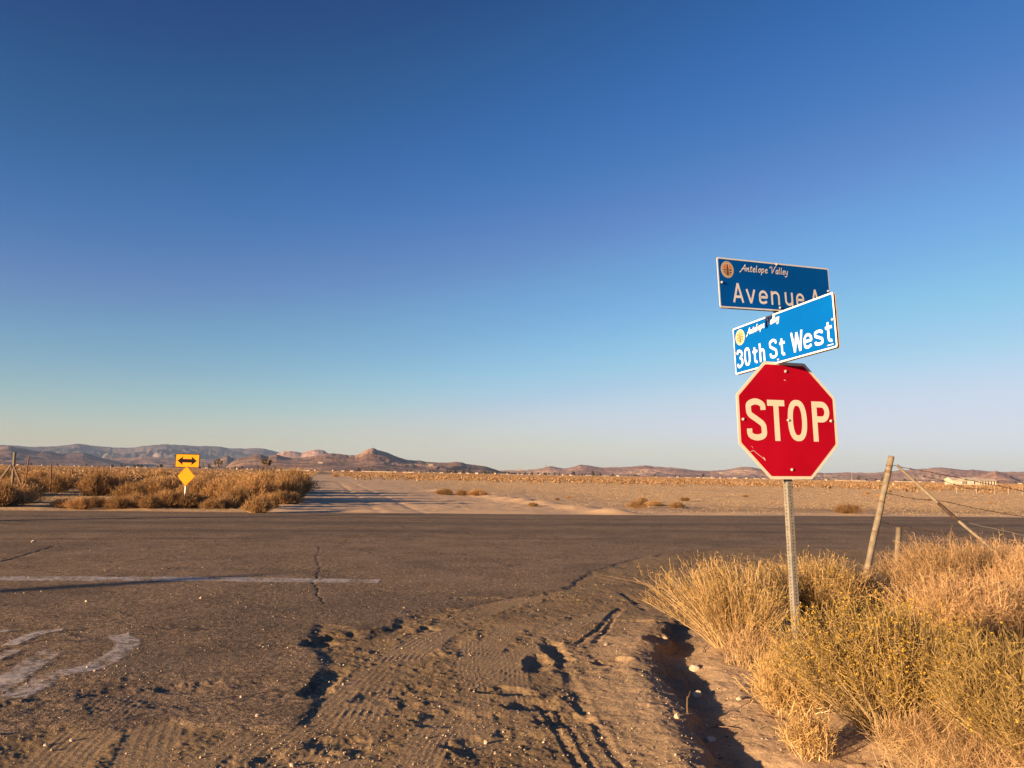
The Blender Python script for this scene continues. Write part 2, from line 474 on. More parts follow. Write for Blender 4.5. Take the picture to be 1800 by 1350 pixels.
def bumps(X, Y):
    """all relief near the camera; returns z, pale, stain"""
    z = np.zeros(X.shape); pale = np.zeros(X.shape); stain = np.zeros(X.shape); trk = np.zeros(X.shape)
    for px, py, L, W, ang, dep in PITS:
        c = gp(px, py); a = R(ang)
        u = (X - c[0]) * math.cos(a) + (Y - c[1]) * math.sin(a); v = -(X - c[0]) * math.sin(a) + (Y - c[1]) * math.cos(a)
        q = np.sqrt((u / L) ** 2 + (v / W) ** 2) + .9 * fbm(X * 5, Y * 5, 91, 5, .6)
        dep *= .5
        z -= dep * (1 - sstep(.45, 1.3, q))
        z += dep * .18 * np.exp(-((q - 1.2) / .25) ** 2)
    for pts, hw, n, amp in FINE_TRACKS:
        d, s, arc, tot = poly_dist(X, Y, gline(pts))
        s = s + .03 * noise(arc * 1.3, arc * 0, 5)
        env = (1 - sstep(hw * .8, hw, d)) * sstep(0, .25, arc) * sstep(0, .25, tot - arc) * sstep(-.65, -.05, fbm(X * 1.2, Y * 1.2, 33, 4))
        w = np.abs(np.sin(s / hw * n * 1.5 * math.pi / 2)); trk = np.maximum(trk, env)
        z += .72 * amp * env * (.7 + .5 * fbm(X * 3, Y * 3, 35, 2)) * (w ** 5 * .8 - .25) * (.8 + .3 * noise(arc * 3, s * 0, 8))
        pale = np.maximum(pale, env * .30)
    for pts, hw, dep in RUTS:
        d, s, arc, tot = poly_dist(X, Y, gline(pts))
        env = sstep(0, .15, arc) * sstep(0, .15, tot - arc)
        q = d / (hw * (1 + .45 * fbm(X * 9, Y * 9, 11, 3)))
        dep *= .6
        z += env * (-dep * (1 - sstep(.2, 1.5, q)) + dep * .2 * np.exp(-((q - 1.45) / .3) ** 2))
    for pts, hw, dep in CRACKS:
        d, s, arc, tot = poly_dist(X + .05 * fbm(X * 6, Y * 6, 3, 3), Y + .05 * fbm(X * 6, Y * 6, 4, 3), gline(pts))
        k = 1 - sstep(.2, 1.0, d / hw)
        z -= dep * k
        stain = np.maximum(stain, .5 * k)
    return z, pale, stain, trk


def land(X, Y):
    """height and surface attributes of the ground anywhere"""
    X = np.asarray(X, float); Y = np.asarray(Y, float)
    r = np.hypot(X, Y)
    z = .02 * fbm(X * .15, Y * .15, 1, 3)
    near = r < 22
    v = X * RN[0] + Y * RN[1] - FE                        # 0 at far edge, negative towards the camera
    u = X * RD[0] + Y * RD[1]
    wob = .18 * fbm(u * .5, v * .2, 40, 4)
    nearv = v + ROAD_W + wob
    ave = np.minimum(-(v + wob * .6), nearv)
    ave_m = sstep(-.12, .12, ave)
    sd = np.full(X.shape, -9.0)
    nr = r < 45
    xs, ys = X[nr], Y[nr]
    d, _, _, _ = poly_dist(xs, ys, np.vstack([SIDE_POLY, SIDE_POLY[:1]]))
    ins = in_poly(xs, ys, SIDE_POLY)
    wn_ = .13 * fbm(xs * 2.2, ys * 2.2, 44, 4)
    sdn = np.where(ins, d, -d) + wn_
    sd[nr] = sdn
    side_m = sstep(-.07, .07, sd)
    asph = np.maximum(ave_m, side_m)
    inside = np.maximum(ave, np.maximum(sd, -5))
    pale = np.zeros(X.shape); stain = np.zeros(X.shape)
    # avenue crown and lanes polished dark
    z = z + .016 * asph * sstep(-.05, .10, inside)
    z += .06 * np.clip(1 - (v + 6.2) ** 2 / 38, 0, 1) * ave_m
    lane = lambda c, w: np.exp(-((v + c + .15 * noise(u * .08, v * 0, 61)) / w) ** 2)
    stain = np.maximum(stain, ave_m * (.50 * lane(7.2, .9) + .42 * lane(10.2, .7) + .35 * lane(4.4, .5) + .22 * lane(2.0, .5)) * (1 + .5 * noise(u * .4, v * 3, 63)))
    stain = np.maximum(stain, ave_m * .6 * lane(ROAD_W - .3, .16) * sstep(-.3, .4, noise(u * .7, v, 66)))
    stain = np.maximum(stain, .30 * side_m * sstep(.0, .5, fbm(X * .7, Y * .5, 71, 5)))
    # close relief
    nm = near & (Y > 0) & (np.abs(X) < Y * 1.15 + 1.5)
    xn, yn = X[nm], Y[nm]
    zn, pn, sn, trk = bumps(xn, yn)
    am = asph[nm]
    rough = (1 - am)
    rough_z = .012 * fbm(xn * 2.3, yn * 2.3, 21, 4) * 1.3 + .006 * fbm(xn * 9, yn * 9, 22, 4) + .004 * fbm(xn * 35, yn * 35, 23, 2)
    clod = np.clip(fbm(xn * 13, yn * 13, 27, 3) - .18, 0, 1) * sstep(0, .45, fbm(xn * 1.4, yn * 1.4, 28, 3))
    rough_z += .026 * clod
    zn = zn + rough * (1 - .75 * trk) * rough_z + am * (.0022 * fbm(xn * 24, yn * 24, 25, 3) + .004 * fbm(xn * 3, yn * 3, 26, 3))
    # ditch, berm and the bank that carries the shrubs
    d, s, arc, tot = poly_dist(xn, yn, DITCH_G)
    s = -s + .16 * fbm(xn * 2.6, yn * 2.6, 51, 5)
    env = sstep(0, 1.1, arc)
    left = np.maximum(s, 0); right = np.maximum(-s, 0)
    prof = np.where(s > 0, 1 - sstep(.02, .12, left), 1 - sstep(.03, .45, right))
    zn -= .066 * prof * env * (1 + .4 * noise(arc * 2.2, arc * 0, 53))
    zn += env * .018 * np.exp(-((s - .26) / .16) ** 2)
    pn = np.maximum(pn, env * .55 * np.exp(-((s - .42) / .35) ** 2))
    db, sb, ab, tb = poly_dist(xn, yn, BERM_G)
    zn += .022 * np.exp(-(db / .24) ** 2) * (1 - am)
    pn = np.maximum(pn, 1.0 * np.exp(-(db / .42) ** 2) * (1 - am) * (.75 + .4 * fbm(xn * 2, yn * 2, 58, 3)))
    bank = sstep(.5, 1.9, -s) * env * (1 - sstep(9.5, 12.5, yn))
    zn += .14 * bank
    pn = np.maximum(pn, 1.15 * sstep(-.05, .35, -s) * env * (1 - sstep(9.5, 12.5, yn)))
    z[nm] += zn
    pale[nm] = np.maximum(pale[nm], pn * .5); stain[nm] = np.maximum(stain[nm], sn)
    # the shoulder beyond the avenue
    far = v > 0
    scr = sstep(1.0, 14, v) * sstep(-3, 8, X - (-7 - .24 * (Y - 29)) - 7)
    trackx = X - (-5.6 - .235 * (Y - 29))
    left_side = sstep(-2.5, -4.0, trackx)
    track = (1 - left_side) * (1 - sstep(6, 26, trackx + 4 * fbm(X * .1, Y * .1, 89, 3))) * far * (1 - sstep(250, 400, r))
    pale = np.maximum(pale, np.maximum(track, far * (1 - left_side) * (1 - sstep(2.5, 6, v))) * (.85 + .15 * fbm(X * .3, Y * .3, 88, 3)))
    f1 = far & (r < 260)
    z[f1] += (.05 * fbm(X[f1] * .4, Y[f1] * .4, 81, 4) + .03 * fbm(X[f1] * 1.8, Y[f1] * 1.8, 82, 3)) * sstep(0, 4, v[f1])
    d, s, arc, tot = poly_dist(X[f1], Y[f1], gline([(760, 862), (850, 872), (930, 884), (1010, 893), (1075, 903)]))
    z[f1] += .16 * np.exp(-(d / .9) ** 2) * (1 + .5 * noise(arc * .6, arc * 0, 84)) * sstep(0, .6, v[f1])
    z += far * .05 * np.exp(-((v - 1.0) / .5) ** 2) * (1 + noise(u * .5, v * 0, 86))
    for k in (-.9, .9):
        z -= far * track * (trackx < 6) * .02 * np.exp(-((trackx - 2 - k) / .22) ** 2) * (r < 120)
    scrub = np.clip(np.maximum(scr * (1 - track * .7), left_side * far * .6), 0, 1) * far
    return z, asph, stain, pale, scrub


def height(x, y):
    return float(land(np.array([x]), np.array([y]))[0][0])


def build_ground():
    fr = np.arange(-47, 47.001, .095)
    bk = np.arange(50, 311, 3.0)
    ang = np.radians(np.concatenate([fr, bk]))
    def geo(a, b, q): return list(np.exp(np.arange(math.log(a), math.log(b), q)))
    rad = [.3, .7, 1.2, 1.8, 2.3] + geo(2.8, 14, .0031) + geo(14, 45, .0045) + geo(45, 400, .014) + geo(400, 32000, .06) + [33000.]
    rad = np.array(rad)
    A, Rr = np.meshgrid(ang, rad)
    X = Rr * np.sin(A); Y = Rr * np.cos(A)
    z, asph, stain, pale, scrub = land(X.ravel(), Y.ravel())
    V = np.stack([X.ravel(), Y.ravel(), z], 1)
    V = np.vstack([V, [[0, 0, z[:len(ang)].mean()]]])
    na, nr = len(ang), len(rad)
    i, j = np.meshgrid(np.arange(nr - 1), np.arange(na), indexing='ij')
    j2 = (j + 1) % na
    F = np.stack([i * na + j, i * na + j2, (i + 1) * na + j2, (i + 1) * na + j], -1).reshape(-1, 4)[:, ::-1]
    at_ = {'asph': asph, 'stain': stain, 'pale': pale, 'scrub': scrub}
    at_ = {k: np.append(v_, v_[:na].mean()) for k, v_ in at_.items()}
    road = at_['asph'][F].mean(1) > .5
    for nm, sel, extra in (('road', road, None), ('ground', ~road, True)):
        f = F[sel]
        used, inv = np.unique(f, return_inverse=True)
        me = np_mesh(nm, V[used], inv.reshape(-1, 4), attrs={k: v_[used] for k, v_ in at_.items()})
        o = link(nm, me, GROUND, smooth=True)
        tag(o, kind='structure')
    # close the small disc under the camera
    c = na * nr
    f = np.stack([np.full(na, c), (np.arange(na) + 1) % na, np.arange(na)], 1)
    used, inv = np.unique(f, return_inverse=True)
    return


build_ground()


# ------------------------------------------------------------------ painted markings (worn paint laid over the asphalt)
def paint_material():
    mt, nt, b = new_mat('worn_white_paint', .8, .2)
    geo = N(nt, 'ShaderNodeNewGeometry'); L = nt.links
    n1 = N(nt, 'ShaderNodeTexNoise'); n1.inputs['Scale'].default_value = 22; n1.inputs['Detail'].default_value = 6; n1.inputs['Roughness'].default_value = .8
    L.new(geo.outputs['Position'], n1.inputs['Vector'])
    n2 = N(nt, 'ShaderNodeTexNoise'); n2.inputs['Scale'].default_value = 3.0; n2.inputs['Detail'].default_value = 3; L.new(geo.outputs['Position'], n2.inputs['Vector'])
    at_ = N(nt, 'ShaderNodeAttribute'); at_.attribute_name = 'edge'
    s = mth(nt, 'ADD', mth(nt, 'MULTIPLY', n1.outputs['Fac'], 1.4), mth(nt, 'MULTIPLY', n2.outputs['Fac'], .8))
    s = mth(nt, 'ADD', s, mth(nt, 'MULTIPLY', at_.outputs['Fac'], .9))
    mr = N(nt, 'ShaderNodeMapRange'); mr.inputs[1].default_value = .90; mr.inputs[2].default_value = 1.20; L.new(s, mr.inputs[0])
    r = ramp(nt, n1.outputs['Fac'], [(.3, (.40, .36, .33)), (.7, (.72, .66, .60))]); L.new(r.outputs[0], b.inputs['Base Color'])
    tr = N(nt, 'ShaderNodeBsdfTransparent'); ms = N(nt, 'ShaderNodeMixShader')
    L.new(mth(nt, 'MULTIPLY', mr.outputs[0], .75), ms.inputs[0]); L.new(tr.outputs[0], ms.inputs[1]); L.new(b.outputs[0], ms.inputs[2])
    L.new(ms.outputs[0], nt.nodes['Material Output'].inputs['Surface'])
    return mt


MAT['paint'] = paint_material()


def paint_strip(name, strokes, parent=None, mat=None):
    """strokes: (ground polyline, half width); ONE draped mesh"""
    Vs, Fs, Es = [], [], []; n0 = 0
    for pts, hw in strokes:
        pts = np.array(pts)
        seg = np.hypot(*np.diff(pts, axis=0).T); s = np.concatenate([[0], np.cumsum(seg)])
        k = max(3, int(s[-1] / .03)); t = np.linspace(0, s[-1], k)
        x = np.interp(t, s, pts[:, 0]); y = np.interp(t, s, pts[:, 1])
        if len(pts) > 2:
            w = max(3, int(.25 / .03)) | 1
            xp = np.pad(x, w // 2, mode='edge'); yp = np.pad(y, w // 2, mode='edge')
            x = np.convolve(xp, np.ones(w) / w, 'valid'); y = np.convolve(yp, np.ones(w) / w, 'valid')
        tx = np.gradient(x); ty = np.gradient(y); l = np.hypot(tx, ty); nx, ny = -ty / l, tx / l
        m_ = max(5, int(hw * 2 / .03)); o = np.linspace(-1, 1, m_)
        X = x[:, None] + nx[:, None] * o * hw; Y = y[:, None] + ny[:, None] * o * hw
        Z = land(X.ravel(), Y.ravel())[0] + .005 + .0015 * len(Vs)
        Vs.append(np.stack([X.ravel(), Y.ravel(), Z], 1))
        e = np.minimum(1 - np.abs(o)[None, :] + 0 * X, np.minimum(t, s[-1] - t)[:, None] / .15 + 0 * X)
        Es.append(np.clip(e * 3, 0, 1).ravel() - 1)
        i, j = np.meshgrid(np.arange(k - 1), np.arange(m_ - 1), indexing='ij')
        Fs.append(np.stack([i * m_ + j, (i + 1) * m_ + j, (i + 1) * m_ + j + 1, i * m_ + j + 1], -1).reshape(-1, 4)[:, ::-1] + n0)
        n0 += k * m_
    me = np_mesh(name, np.vstack(Vs), np.vstack(Fs), attrs={'edge': np.concatenate(Es)})
    return link(name, me, mat or MAT['paint'], parent, True)


o = paint_strip('stop_line', [(np.vstack([gline([(-80, 1020), (0, 1020.5), (340, 1020.5), (674, 1023.5)])]), .30)])
tag(o, 'long worn white limit line painted across the asphalt side road', 'road marking')
o = paint_strip('painted_letter', [(gline([(198, 1119), (227, 1131), (219, 1147), (187, 1167), (155, 1182), (97, 1190), (62, 1208), (10, 1235)]), .15),
                                   (gline([(10, 1143), (54, 1122), (85, 1114), (122, 1111)]), .10),
                                   (gline([(94, 1147), (50, 1178), (8, 1206), (-30, 1226)]), .16),
                                   (gline([(30, 1146), (0, 1160), (-30, 1172)]), .10),
                                   (gline([(-20, 1118), (5, 1116), (26, 1111)]), .10)])
tag(o, 'faded worn white pavement lettering on the dark asphalt at the lower left', 'road marking')

# ------------------------------------------------------------------ hills
EXT = 260


def ext(prof):
    (x0, y0), (x1, y1) = prof[0], prof[-1]
    return prof


def hill_range(name, prof, D, front, back, mat, rough, seed, kind='structure', label=None, gully=10.0):
    prof = np.array(prof, float)
    n = int(min(900, (prof[-1, 0] - prof[0, 0]) / 1.3)) + 2
    px = np.linspace(prof[0, 0], prof[-1, 0], n)
    py = np.interp(px, prof[:, 0], prof[:, 1])
    py = py + .9 * fbm(px * .10, px * 0, seed, 4, .6)
    d = np.array([ray(a, b_) for a, b_ in zip(px, py)])
    hd = np.hypot(d[:, 0], d[:, 1])
    dx, dy = d[:, 0] / hd, d[:, 1] / hd
    H = np.maximum(CAM_H + D * d[:, 2] / hd, 0) - 0
    m_ = 90
    w = np.linspace(-1, 1, m_)                            # -1 front foot, 0 crest, 1 back foot
    Rr = D + np.where(w < 0, w * front, w * back)
    prof_w = np.where(w < 0, (1 + w), (1 - w))
    prof_w = prof_w ** 1.15
    X = dx[:, None] * Rr[None, :]; Y = dy[:, None] * Rr[None, :]
    q = gully / D
    rd = 1 - np.abs(fbm(X * q + 2 * noise(X * q * .5, Y * q * .5, seed + 9), Y * q * .55, seed + 3, 5, .55)) * 2
    cl = np.abs(w)[None, :]
    k = sstep(.06, .5, cl) * (1 - sstep(.85, 1, cl))
    Hs = np.maximum(H, 0)[:, None]
    # lateral smoothing of the crest towards the foot
    ker = np.ones(31) / 31
    Hsm = np.convolve(np.pad(Hs[:, 0], 15, mode='edge'), ker, 'valid')[:, None]
    Hm = Hs * (1 - sstep(0, .7, cl)) + Hsm * sstep(0, .7, cl)
    Z = Hm * prof_w[None, :] * (1 - rough * k * (1 - rd) * .9) + rough * .22 * Hm.max() * k * np.clip(rd - .45, 0, 1) * (Hm / max(Hm.max(), 1e-6)) ** .5
    # keep everything under the drawn outline
    lim = H[:, None] * np.minimum(1, Rr[None, :] / D) * .985
    Z = np.where(w[None, :] < 0, np.minimum(Z, np.maximum(lim, Hs * prof_w[None, :] * .9)), Z)
    Z = Z - 3.0
    V = np.stack([X.ravel(), Y.ravel(), Z.ravel()], 1)
    i, j = np.meshgrid(np.arange(n - 1), np.arange(m_ - 1), indexing='ij')
    F = np.stack([i * m_ + j, (i + 1) * m_ + j, (i + 1) * m_ + j + 1, i * m_ + j + 1], -1).reshape(-1, 4)
    o = link(name, np_mesh(name, V, F), mat, smooth=True)
    tag(o, label=label, kind=kind)
    return o


M_FAR = hill_material('far_mountain_rock', (.06, .055, .06), (.11, .09, .085), (.20, .16, .14), .0012)
M_HILL = hill_material('desert_hill_rock', (.13, .08, .06), (.26, .16, .11), (.40, .26, .17), .004)
M_PINK = hill_material('pale_pink_hill', (.36, .22, .17), (.48, .30, .23), (.58, .40, .30), .003)
M_LIGHT = hill_material('mauve_hill_rock', (.24, .145, .11), (.40, .25, .185), (.56, .40, .27), .0028)
M_DARK = hill_material('dark_hill_rock', (.09, .06, .055), (.17, .11, .09), (.26, .18, .14), .003)

hill_range('mountains', [(-260, 790), (-120, 783), (0, 781), (37, 783), (60, 784.5), (100, 783.5), (137, 778.8), (155, 781.5), (175, 783.8), (220, 786.8), (235, 785.5), (250, 783), (287, 780), (317, 781), (350, 783), (382, 783.8),
                         (405, 787.5), (437, 787.5), (450, 787), (465, 788), (482, 792), (490, 794.5), (510, 800), (560, 822)], 14000, 4500, 2000, M_FAR, .75, 101, gully=20)
hill_range('foothills', [(-260, 802), (-100, 806), (0, 800), (60, 802), (120, 806), (180, 804.5), (225, 804), (250, 802), (290, 804), (340, 806), (385, 807), (420, 809), (450, 812), (480, 818), (520, 826)], 9300, 1800, 900, M_HILL, .5, 131, gully=16)
hill_range('dark_hills', [(-240, 800), (-160, 795), (-60, 791), (0, 785), (15, 782), (32, 786), (50, 789.5), (65, 792), (82, 792), (100, 795), (117, 798), (132, 795), (147, 794.5), (162, 799), (180, 804.5), (200, 809), (230, 816), (260, 822)],
           8000, 2200, 1500, M_DARK, .6, 111, gully=14)
hill_range('pink_hills', [(470, 812), (480, 802), (489, 796), (500, 792.5), (512, 792), (522, 793.5), (530, 795.5), (542, 791.5), (555, 789.5), (562, 789.5), (570, 791), (577, 796), (590, 803), (610, 812), (640, 826)], 8600, 1500, 1200, M_PINK, .4, 121, gully=9)
hill_range('small_peak', [(365, 820), (380, 812), (388, 804), (396, 800), (400, 799), (405, 802), (414, 808), (425, 814), (440, 822)], 6600, 900, 900, M_DARK, .5, 125, gully=8)
hill_range('hills', [(395, 822), (408, 810), (420, 805), (435, 802), (450, 797.5), (458, 797.5), (470, 801), (478, 799), (487, 797.5), (495, 800), (512, 804), (530, 803), (550, 801), (562, 799), (577, 796), (585, 795), (600, 797.5), (612, 799), (625, 799), (635, 795),
                     (647, 788), (655, 786), (665, 790), (682, 794.5), (700, 802.5), (715, 807), (732, 808), (750, 811), (775, 812.5), (790, 811.5), (800, 811), (810, 811), (820, 814), (830, 816), (850, 818), (870, 824), (884, 829)],
           5200, 2000, 1300, M_HILL, .34, 141, gully=15)
hill_range('distant_hills', [(850, 830), (875, 827), (900, 826), (925, 825.5), (950, 822.5), (965, 819), (977, 820), (990, 823), (1005, 820), (1020, 816), (1032, 817), (1050, 820), (1062, 821), (1080, 820), (1100, 820), (1125, 818), (1137, 817.5),
                             (1155, 819.5), (1180, 821), (1200, 822.5), (1225, 826), (1250, 827), (1275, 825), (1295, 821), (1310, 819), (1325, 821), (1350, 825), (1390, 828.5), (1437, 830), (1462, 830.5), (1490, 829), (1525, 830.5), (1562, 827.5),
                             (1600, 824.5), (1625, 823), (1650, 820), (1675, 822.5), (1700, 825.5), (1710, 824.5), (1730, 827), (1762, 828.5), (1800, 828), (1900, 824), (2060, 832)],
           6500, 2000, 1300, M_LIGHT, .7, 151, gully=15)
hill_range('low_hill', [(1690, 848), (1710, 842), (1725, 834), (1740, 828.5), (1750, 826), (1760, 829), (1775, 834), (1790, 842), (1802, 848)], 3300, 700, 500, M_PINK, .4, 161, gully=7)


# ------------------------------------------------------------------ vegetation generators
def ribbons(P, W, rng):
    """P (n,k,3) polylines, W (n,k) half widths -> V, F quads"""
    n, k, _ = P.shape
    T = np.gradient(P, axis=1)
    ref = rng.normal(size=(n, 1, 3)); ref[:, :, 2] *= .4
    S = np.cross(T, ref); S /= np.linalg.norm(S, axis=2, keepdims=True) + 1e-9
    V = np.stack([P - S * W[..., None], P + S * W[..., None]], 2).reshape(-1, 3)
    i, j = np.meshgrid(np.arange(n), np.arange(k - 1), indexing='ij')
    b = (i * k + j) * 2
    F = np.stack([b, b + 1, b + 3, b + 2], -1).reshape(-1, 4)
    return V, F


def shrub_meshes(seed, n, H, Rd, base=.12, lean=(0, 0), stem_w=.0022, tw=5, tw_len=.13, tw_w=.0016, flowers=0.0, upright=.5, twig_up=.6, sub=3, flat=.55):
    rng = np.random.default_rng(seed)
    rho = np.sqrt(rng.random(n)); phi = rng.random(n) * 2 * math.pi
    lump = 1 + .22 * np.sin(phi * 3 + seed) + .15 * np.sin(phi * 7 + seed * 2)
    zt = H * np.sqrt(np.clip(1 - flat * rho ** 2, .05, 1)) * rng.uniform(.66, 1.05, n)
    ex = rho * Rd * lump * np.cos(phi); ey = rho * Rd * lump * np.sin(phi)
    a = rng.uniform(0, 1, n) ** .5 * base
    bx = a * np.cos(phi + rng.normal(0, .5, n)); by = a * np.sin(phi + rng.normal(0, .5, n))
    t = np.linspace(0, 1, 7)[None, :, None]
    B = np.stack([bx, by, np.full(n, -.03)], 1)[:, None]
    E = np.stack([ex + lean[0] * zt, ey + lean[1] * zt, zt], 1)[:, None]
    C = np.stack([bx + (ex - bx) * upright + rng.normal(0, .03, n), by + (ey - by) * upright + rng.normal(0, .03, n), zt * (.55 - .25 * (1 - upright)) + rng.normal(0, .03, n)], 1)[:, None]
    P = (1 - t) ** 2 * B + 2 * t * (1 - t) * C + t * t * E
    P += np.cumsum(rng.normal(0, .011, P.shape), 1)
    W = stem_w * (1.35 - .9 * t[..., 0]) * rng.uniform(.7, 1.4, (n, 1))
    V1, F1 = ribbons(P, W, rng)
    r1 = np.repeat(rng.random(n), 6)
    # twigs
    m_ = n * tw
    si = np.repeat(np.arange(n), tw)
    tt = rng.uniform(.30, 1.0, m_) ** .8
    f = tt * 6; i0 = np.clip(f.astype(int), 0, 5); fr = (f - i0)[:, None]
    Q = P[si, i0] * (1 - fr) + P[si, i0 + 1] * fr
    T = P[si, i0 + 1] - P[si, i0]; T /= np.linalg.norm(T, axis=1, keepdims=True)
    D = T * .9 + rng.normal(0, .60, (m_, 3)) + np.array([0, 0, twig_up * .6]); D /= np.linalg.norm(D, axis=1, keepdims=True)
    Ls = tw_len * rng.uniform(.5, 1.3, m_)[:, None, None]
    t4 = np.linspace(0, 1, 4)[None, :, None]
    P2 = Q[:, None] + D[:, None] * Ls * t4 + np.array([0, 0, .25]) * Ls * t4 ** 2
    P2 += np.cumsum(rng.normal(0, .002, P2.shape), 1)
    W2 = tw_w * (1.3 - .8 * t4[..., 0]) * rng.uniform(.7, 1.4, (m_, 1))
    V2, F2 = ribbons(P2, W2, rng)
    r2 = np.repeat(rng.random(m_) * .8, 3)
    # finer side twigs
    k3 = m_ * sub
    s3 = np.repeat(np.arange(m_), sub)
    f3 = rng.uniform(.25, 1, k3) * 3; i3 = np.clip(f3.astype(int), 0, 2); g3 = (f3 - i3)[:, None]
    Q3 = P2[s3, i3] * (1 - g3) + P2[s3, i3 + 1] * g3
    D3 = D[s3] + rng.normal(0, .75, (k3, 3)); D3 /= np.linalg.norm(D3, axis=1, keepdims=True)
    L3 = (tw_len * .38) * rng.uniform(.5, 1.3, k3)
    P3 = np.stack([Q3, Q3 + D3 * L3[:, None]], 1)
    W3 = tw_w * .95 * np.stack([np.ones(k3), np.full(k3, .5)], 1)
    V3, F3 = ribbons(P3, W3, rng)
    r3 = rng.random(k3) * .7 + .3
    tips = P3[:, 1]
    Vf = np.vstack([V2, V3]); Ff = np.vstack([F2, F3 + len(V2)]); rf = np.concatenate([r2, r3])
    out = {'stems': (V1, F1, r1), 'foliage': (Vf, Ff, rf)}
    if flowers:
        hi = tips[:, 2] > H * .52 * (1 - .35 * (np.hypot(tips[:, 0], tips[:, 1]) / Rd) ** 2)
        pick = np.where(hi & (rng.random(k3) < flowers))[0]
        c = tips[pick]; q = len(pick) * 3
        cc = np.repeat(c, 3, 0) + rng.normal(0, .004, (q, 3))
        A = rng.normal(0, 1, (q, 3)); A /= np.linalg.norm(A, axis=1, keepdims=True)
        Bv = np.cross(A, rng.normal(0, 1, (q, 3))); Bv /= np.linalg.norm(Bv, axis=1, keepdims=True)
        sz = rng.uniform(.003, .0065, q)[:, None]
        V4 = np.stack([cc - A * sz, cc - Bv * sz, cc + A * sz, cc + Bv * sz], 1).reshape(-1, 3)
        out['flower_heads'] = (V4, np.arange(q * 4).reshape(-1, 4), rng.random(q))
    return out


def build_shrub(name, parts, mats, loc, rz=0, **kw):
    root = empty(name, loc, rz, **kw)
    for (pn, (V, F, r)), mt in zip(parts.items(), mats):
        link(pn, np_mesh(pn, V, F, r), mt, root)
    return root


def on_ground(px, py, dz=0.0):
    p = gp(px, py)
    for _ in range(3):
        z = height(p[0], p[1]); p = gp(px, py, z)
    p[2] += dz
    return p


def g2(px, Y):
    """ground point straight below pixel column px at distance Y"""
    d = ray(px, 900); x = d[0] / d[1] * Y
    return np.array([x, Y, height(x, Y)])


# ---- the close shrubs on the right
NEAR = [
    # label, px, Y, n, H, R, kwargs, mats
    ('big domed rabbitbrush with small yellow flower heads in front of the stop sign post', 1560, 5.15, 1100, .72, .62,
     dict(flowers=.30, stem_w=.0026, tw=5, tw_len=.12, sub=3, upright=.55, lean=(-.10, -.02), base=.16), ('straw', 'olive', 'flower')),
    ('fan of upright straw stems, the shrub furthest left of the stop sign post', 1292, 7.9, 1000, .80, .68,
     dict(flowers=.16, tw=4, tw_len=.10, sub=2, upright=.45, lean=(-.12, 0), stem_w=.0026, base=.2, twig_up=.9), ('straw', 'twig', 'flower')),
    ('dry golden shrub directly behind the stop sign post', 1430, 8.6, 1000, .64, .62,
     dict(flowers=.08, tw=5, tw_len=.13, sub=3, upright=.5, lean=(-.05, 0), base=.2), ('straw', 'twig', 'flower')),
    ('olive twiggy shrub cut off by the right edge in the lower corner', 1800, 4.5, 1000, .52, .56,
     dict(tw=7, tw_len=.15, sub=3, upright=.5, lean=(-.16, 0), base=.18, twig_up=.9, flowers=.04), ('straw', 'olive', 'flower')),
    ('large feathery russet shrub right of the leaning fence post', 1690, 8.8, 1500, .88, .82,
     dict(tw=7, tw_len=.16, sub=3, upright=.5, lean=(-.10, 0), base=.25, twig_up=.9), ('twig', 'orangegrass')),
    ('feathery russet shrub at the right edge below the diagonal brace', 1870, 8.1, 1300, .80, .75,
     dict(tw=7, tw_len=.16, sub=3, upright=.5, lean=(-.12, 0), base=.25, twig_up=.9), ('twig', 'orangegrass')),
    ('darker brown brush at the foot of the leaning fence post', 1495, 9.0, 600, .50, .40,
     dict(tw=6, tw_len=.14, sub=3, upright=.5, base=.2), ('twig', 'orangegrass')),
    ('brown shrub behind the end of the diagonal brace', 1765, 9.8, 1000, .85, .75,
     dict(tw=6, tw_len=.15, sub=3, upright=.5, base=.25, twig_up=.9), ('twig', 'orangegrass')),
    ('brown shaded shrub in the hollow between the big rabbitbrush and the feathery shrubs', 1715, 7.0, 1000, .60, .62,
     dict(tw=6, tw_len=.14, sub=3, upright=.5, base=.25, twig_up=.7), ('twig', 'orangegrass')),
    ('low spreading dry twigs between the stop sign post and the big rabbitbrush', 1420, 5.9, 400, .30, .30,
     dict(tw=6, tw_len=.11, sub=3, upright=.6, lean=(-.2, -.05), base=.2, flowers=.05), ('straw', 'twig', 'flower')),
    ('tuft of short orange grass at the foot of the straw fan shrub', 1325, 7.1, 300, .26, .26,
     dict(tw=2, tw_len=.10, sub=1, upright=.4, base=.22, stem_w=.0022, twig_up=.9), ('straw', 'orangegrass')),
    ('small pale dry bush leaning left on the sandy bank', 1385, 5.75, 260, .26, .26,
     dict(tw=5, tw_len=.09, sub=2, upright=.6, base=.14, lean=(-.25, 0)), ('straw', 'twig')),
    ('thin dry tuft hanging at the lower edge of the sandy bank', 1420, 4.85, 130, .20, .14,
     dict(tw=3, tw_len=.09, sub=2, upright=.5, base=.1, lean=(-.2, -.1)), ('straw', 'twig')),
    ('low orange grass under the big rabbitbrush along the bottom edge', 1680, 4.5, 700, .20, .42,
     dict(tw=3, tw_len=.08, sub=1, upright=.4, base=.45, stem_w=.0011, tw_w=.0009, twig_up=.9), ('straw', 'orangegrass')),
]
for k, (lab, px, Y, n, H, Rd, kw, mats) in enumerate(NEAR):
    nm = 'dry_shrub' if 'grass' not in lab and 'tuft' not in lab else 'grass_tuft'
    parts = shrub_meshes(300 + k, n, H, Rd, **kw)
    build_shrub(nm, parts, [MAT[x] for x in mats], g2(px, Y), k * 1.3 if 'lean' not in kw else 0, label=lab, cat='shrub' if nm == 'dry_shrub' else 'grass')

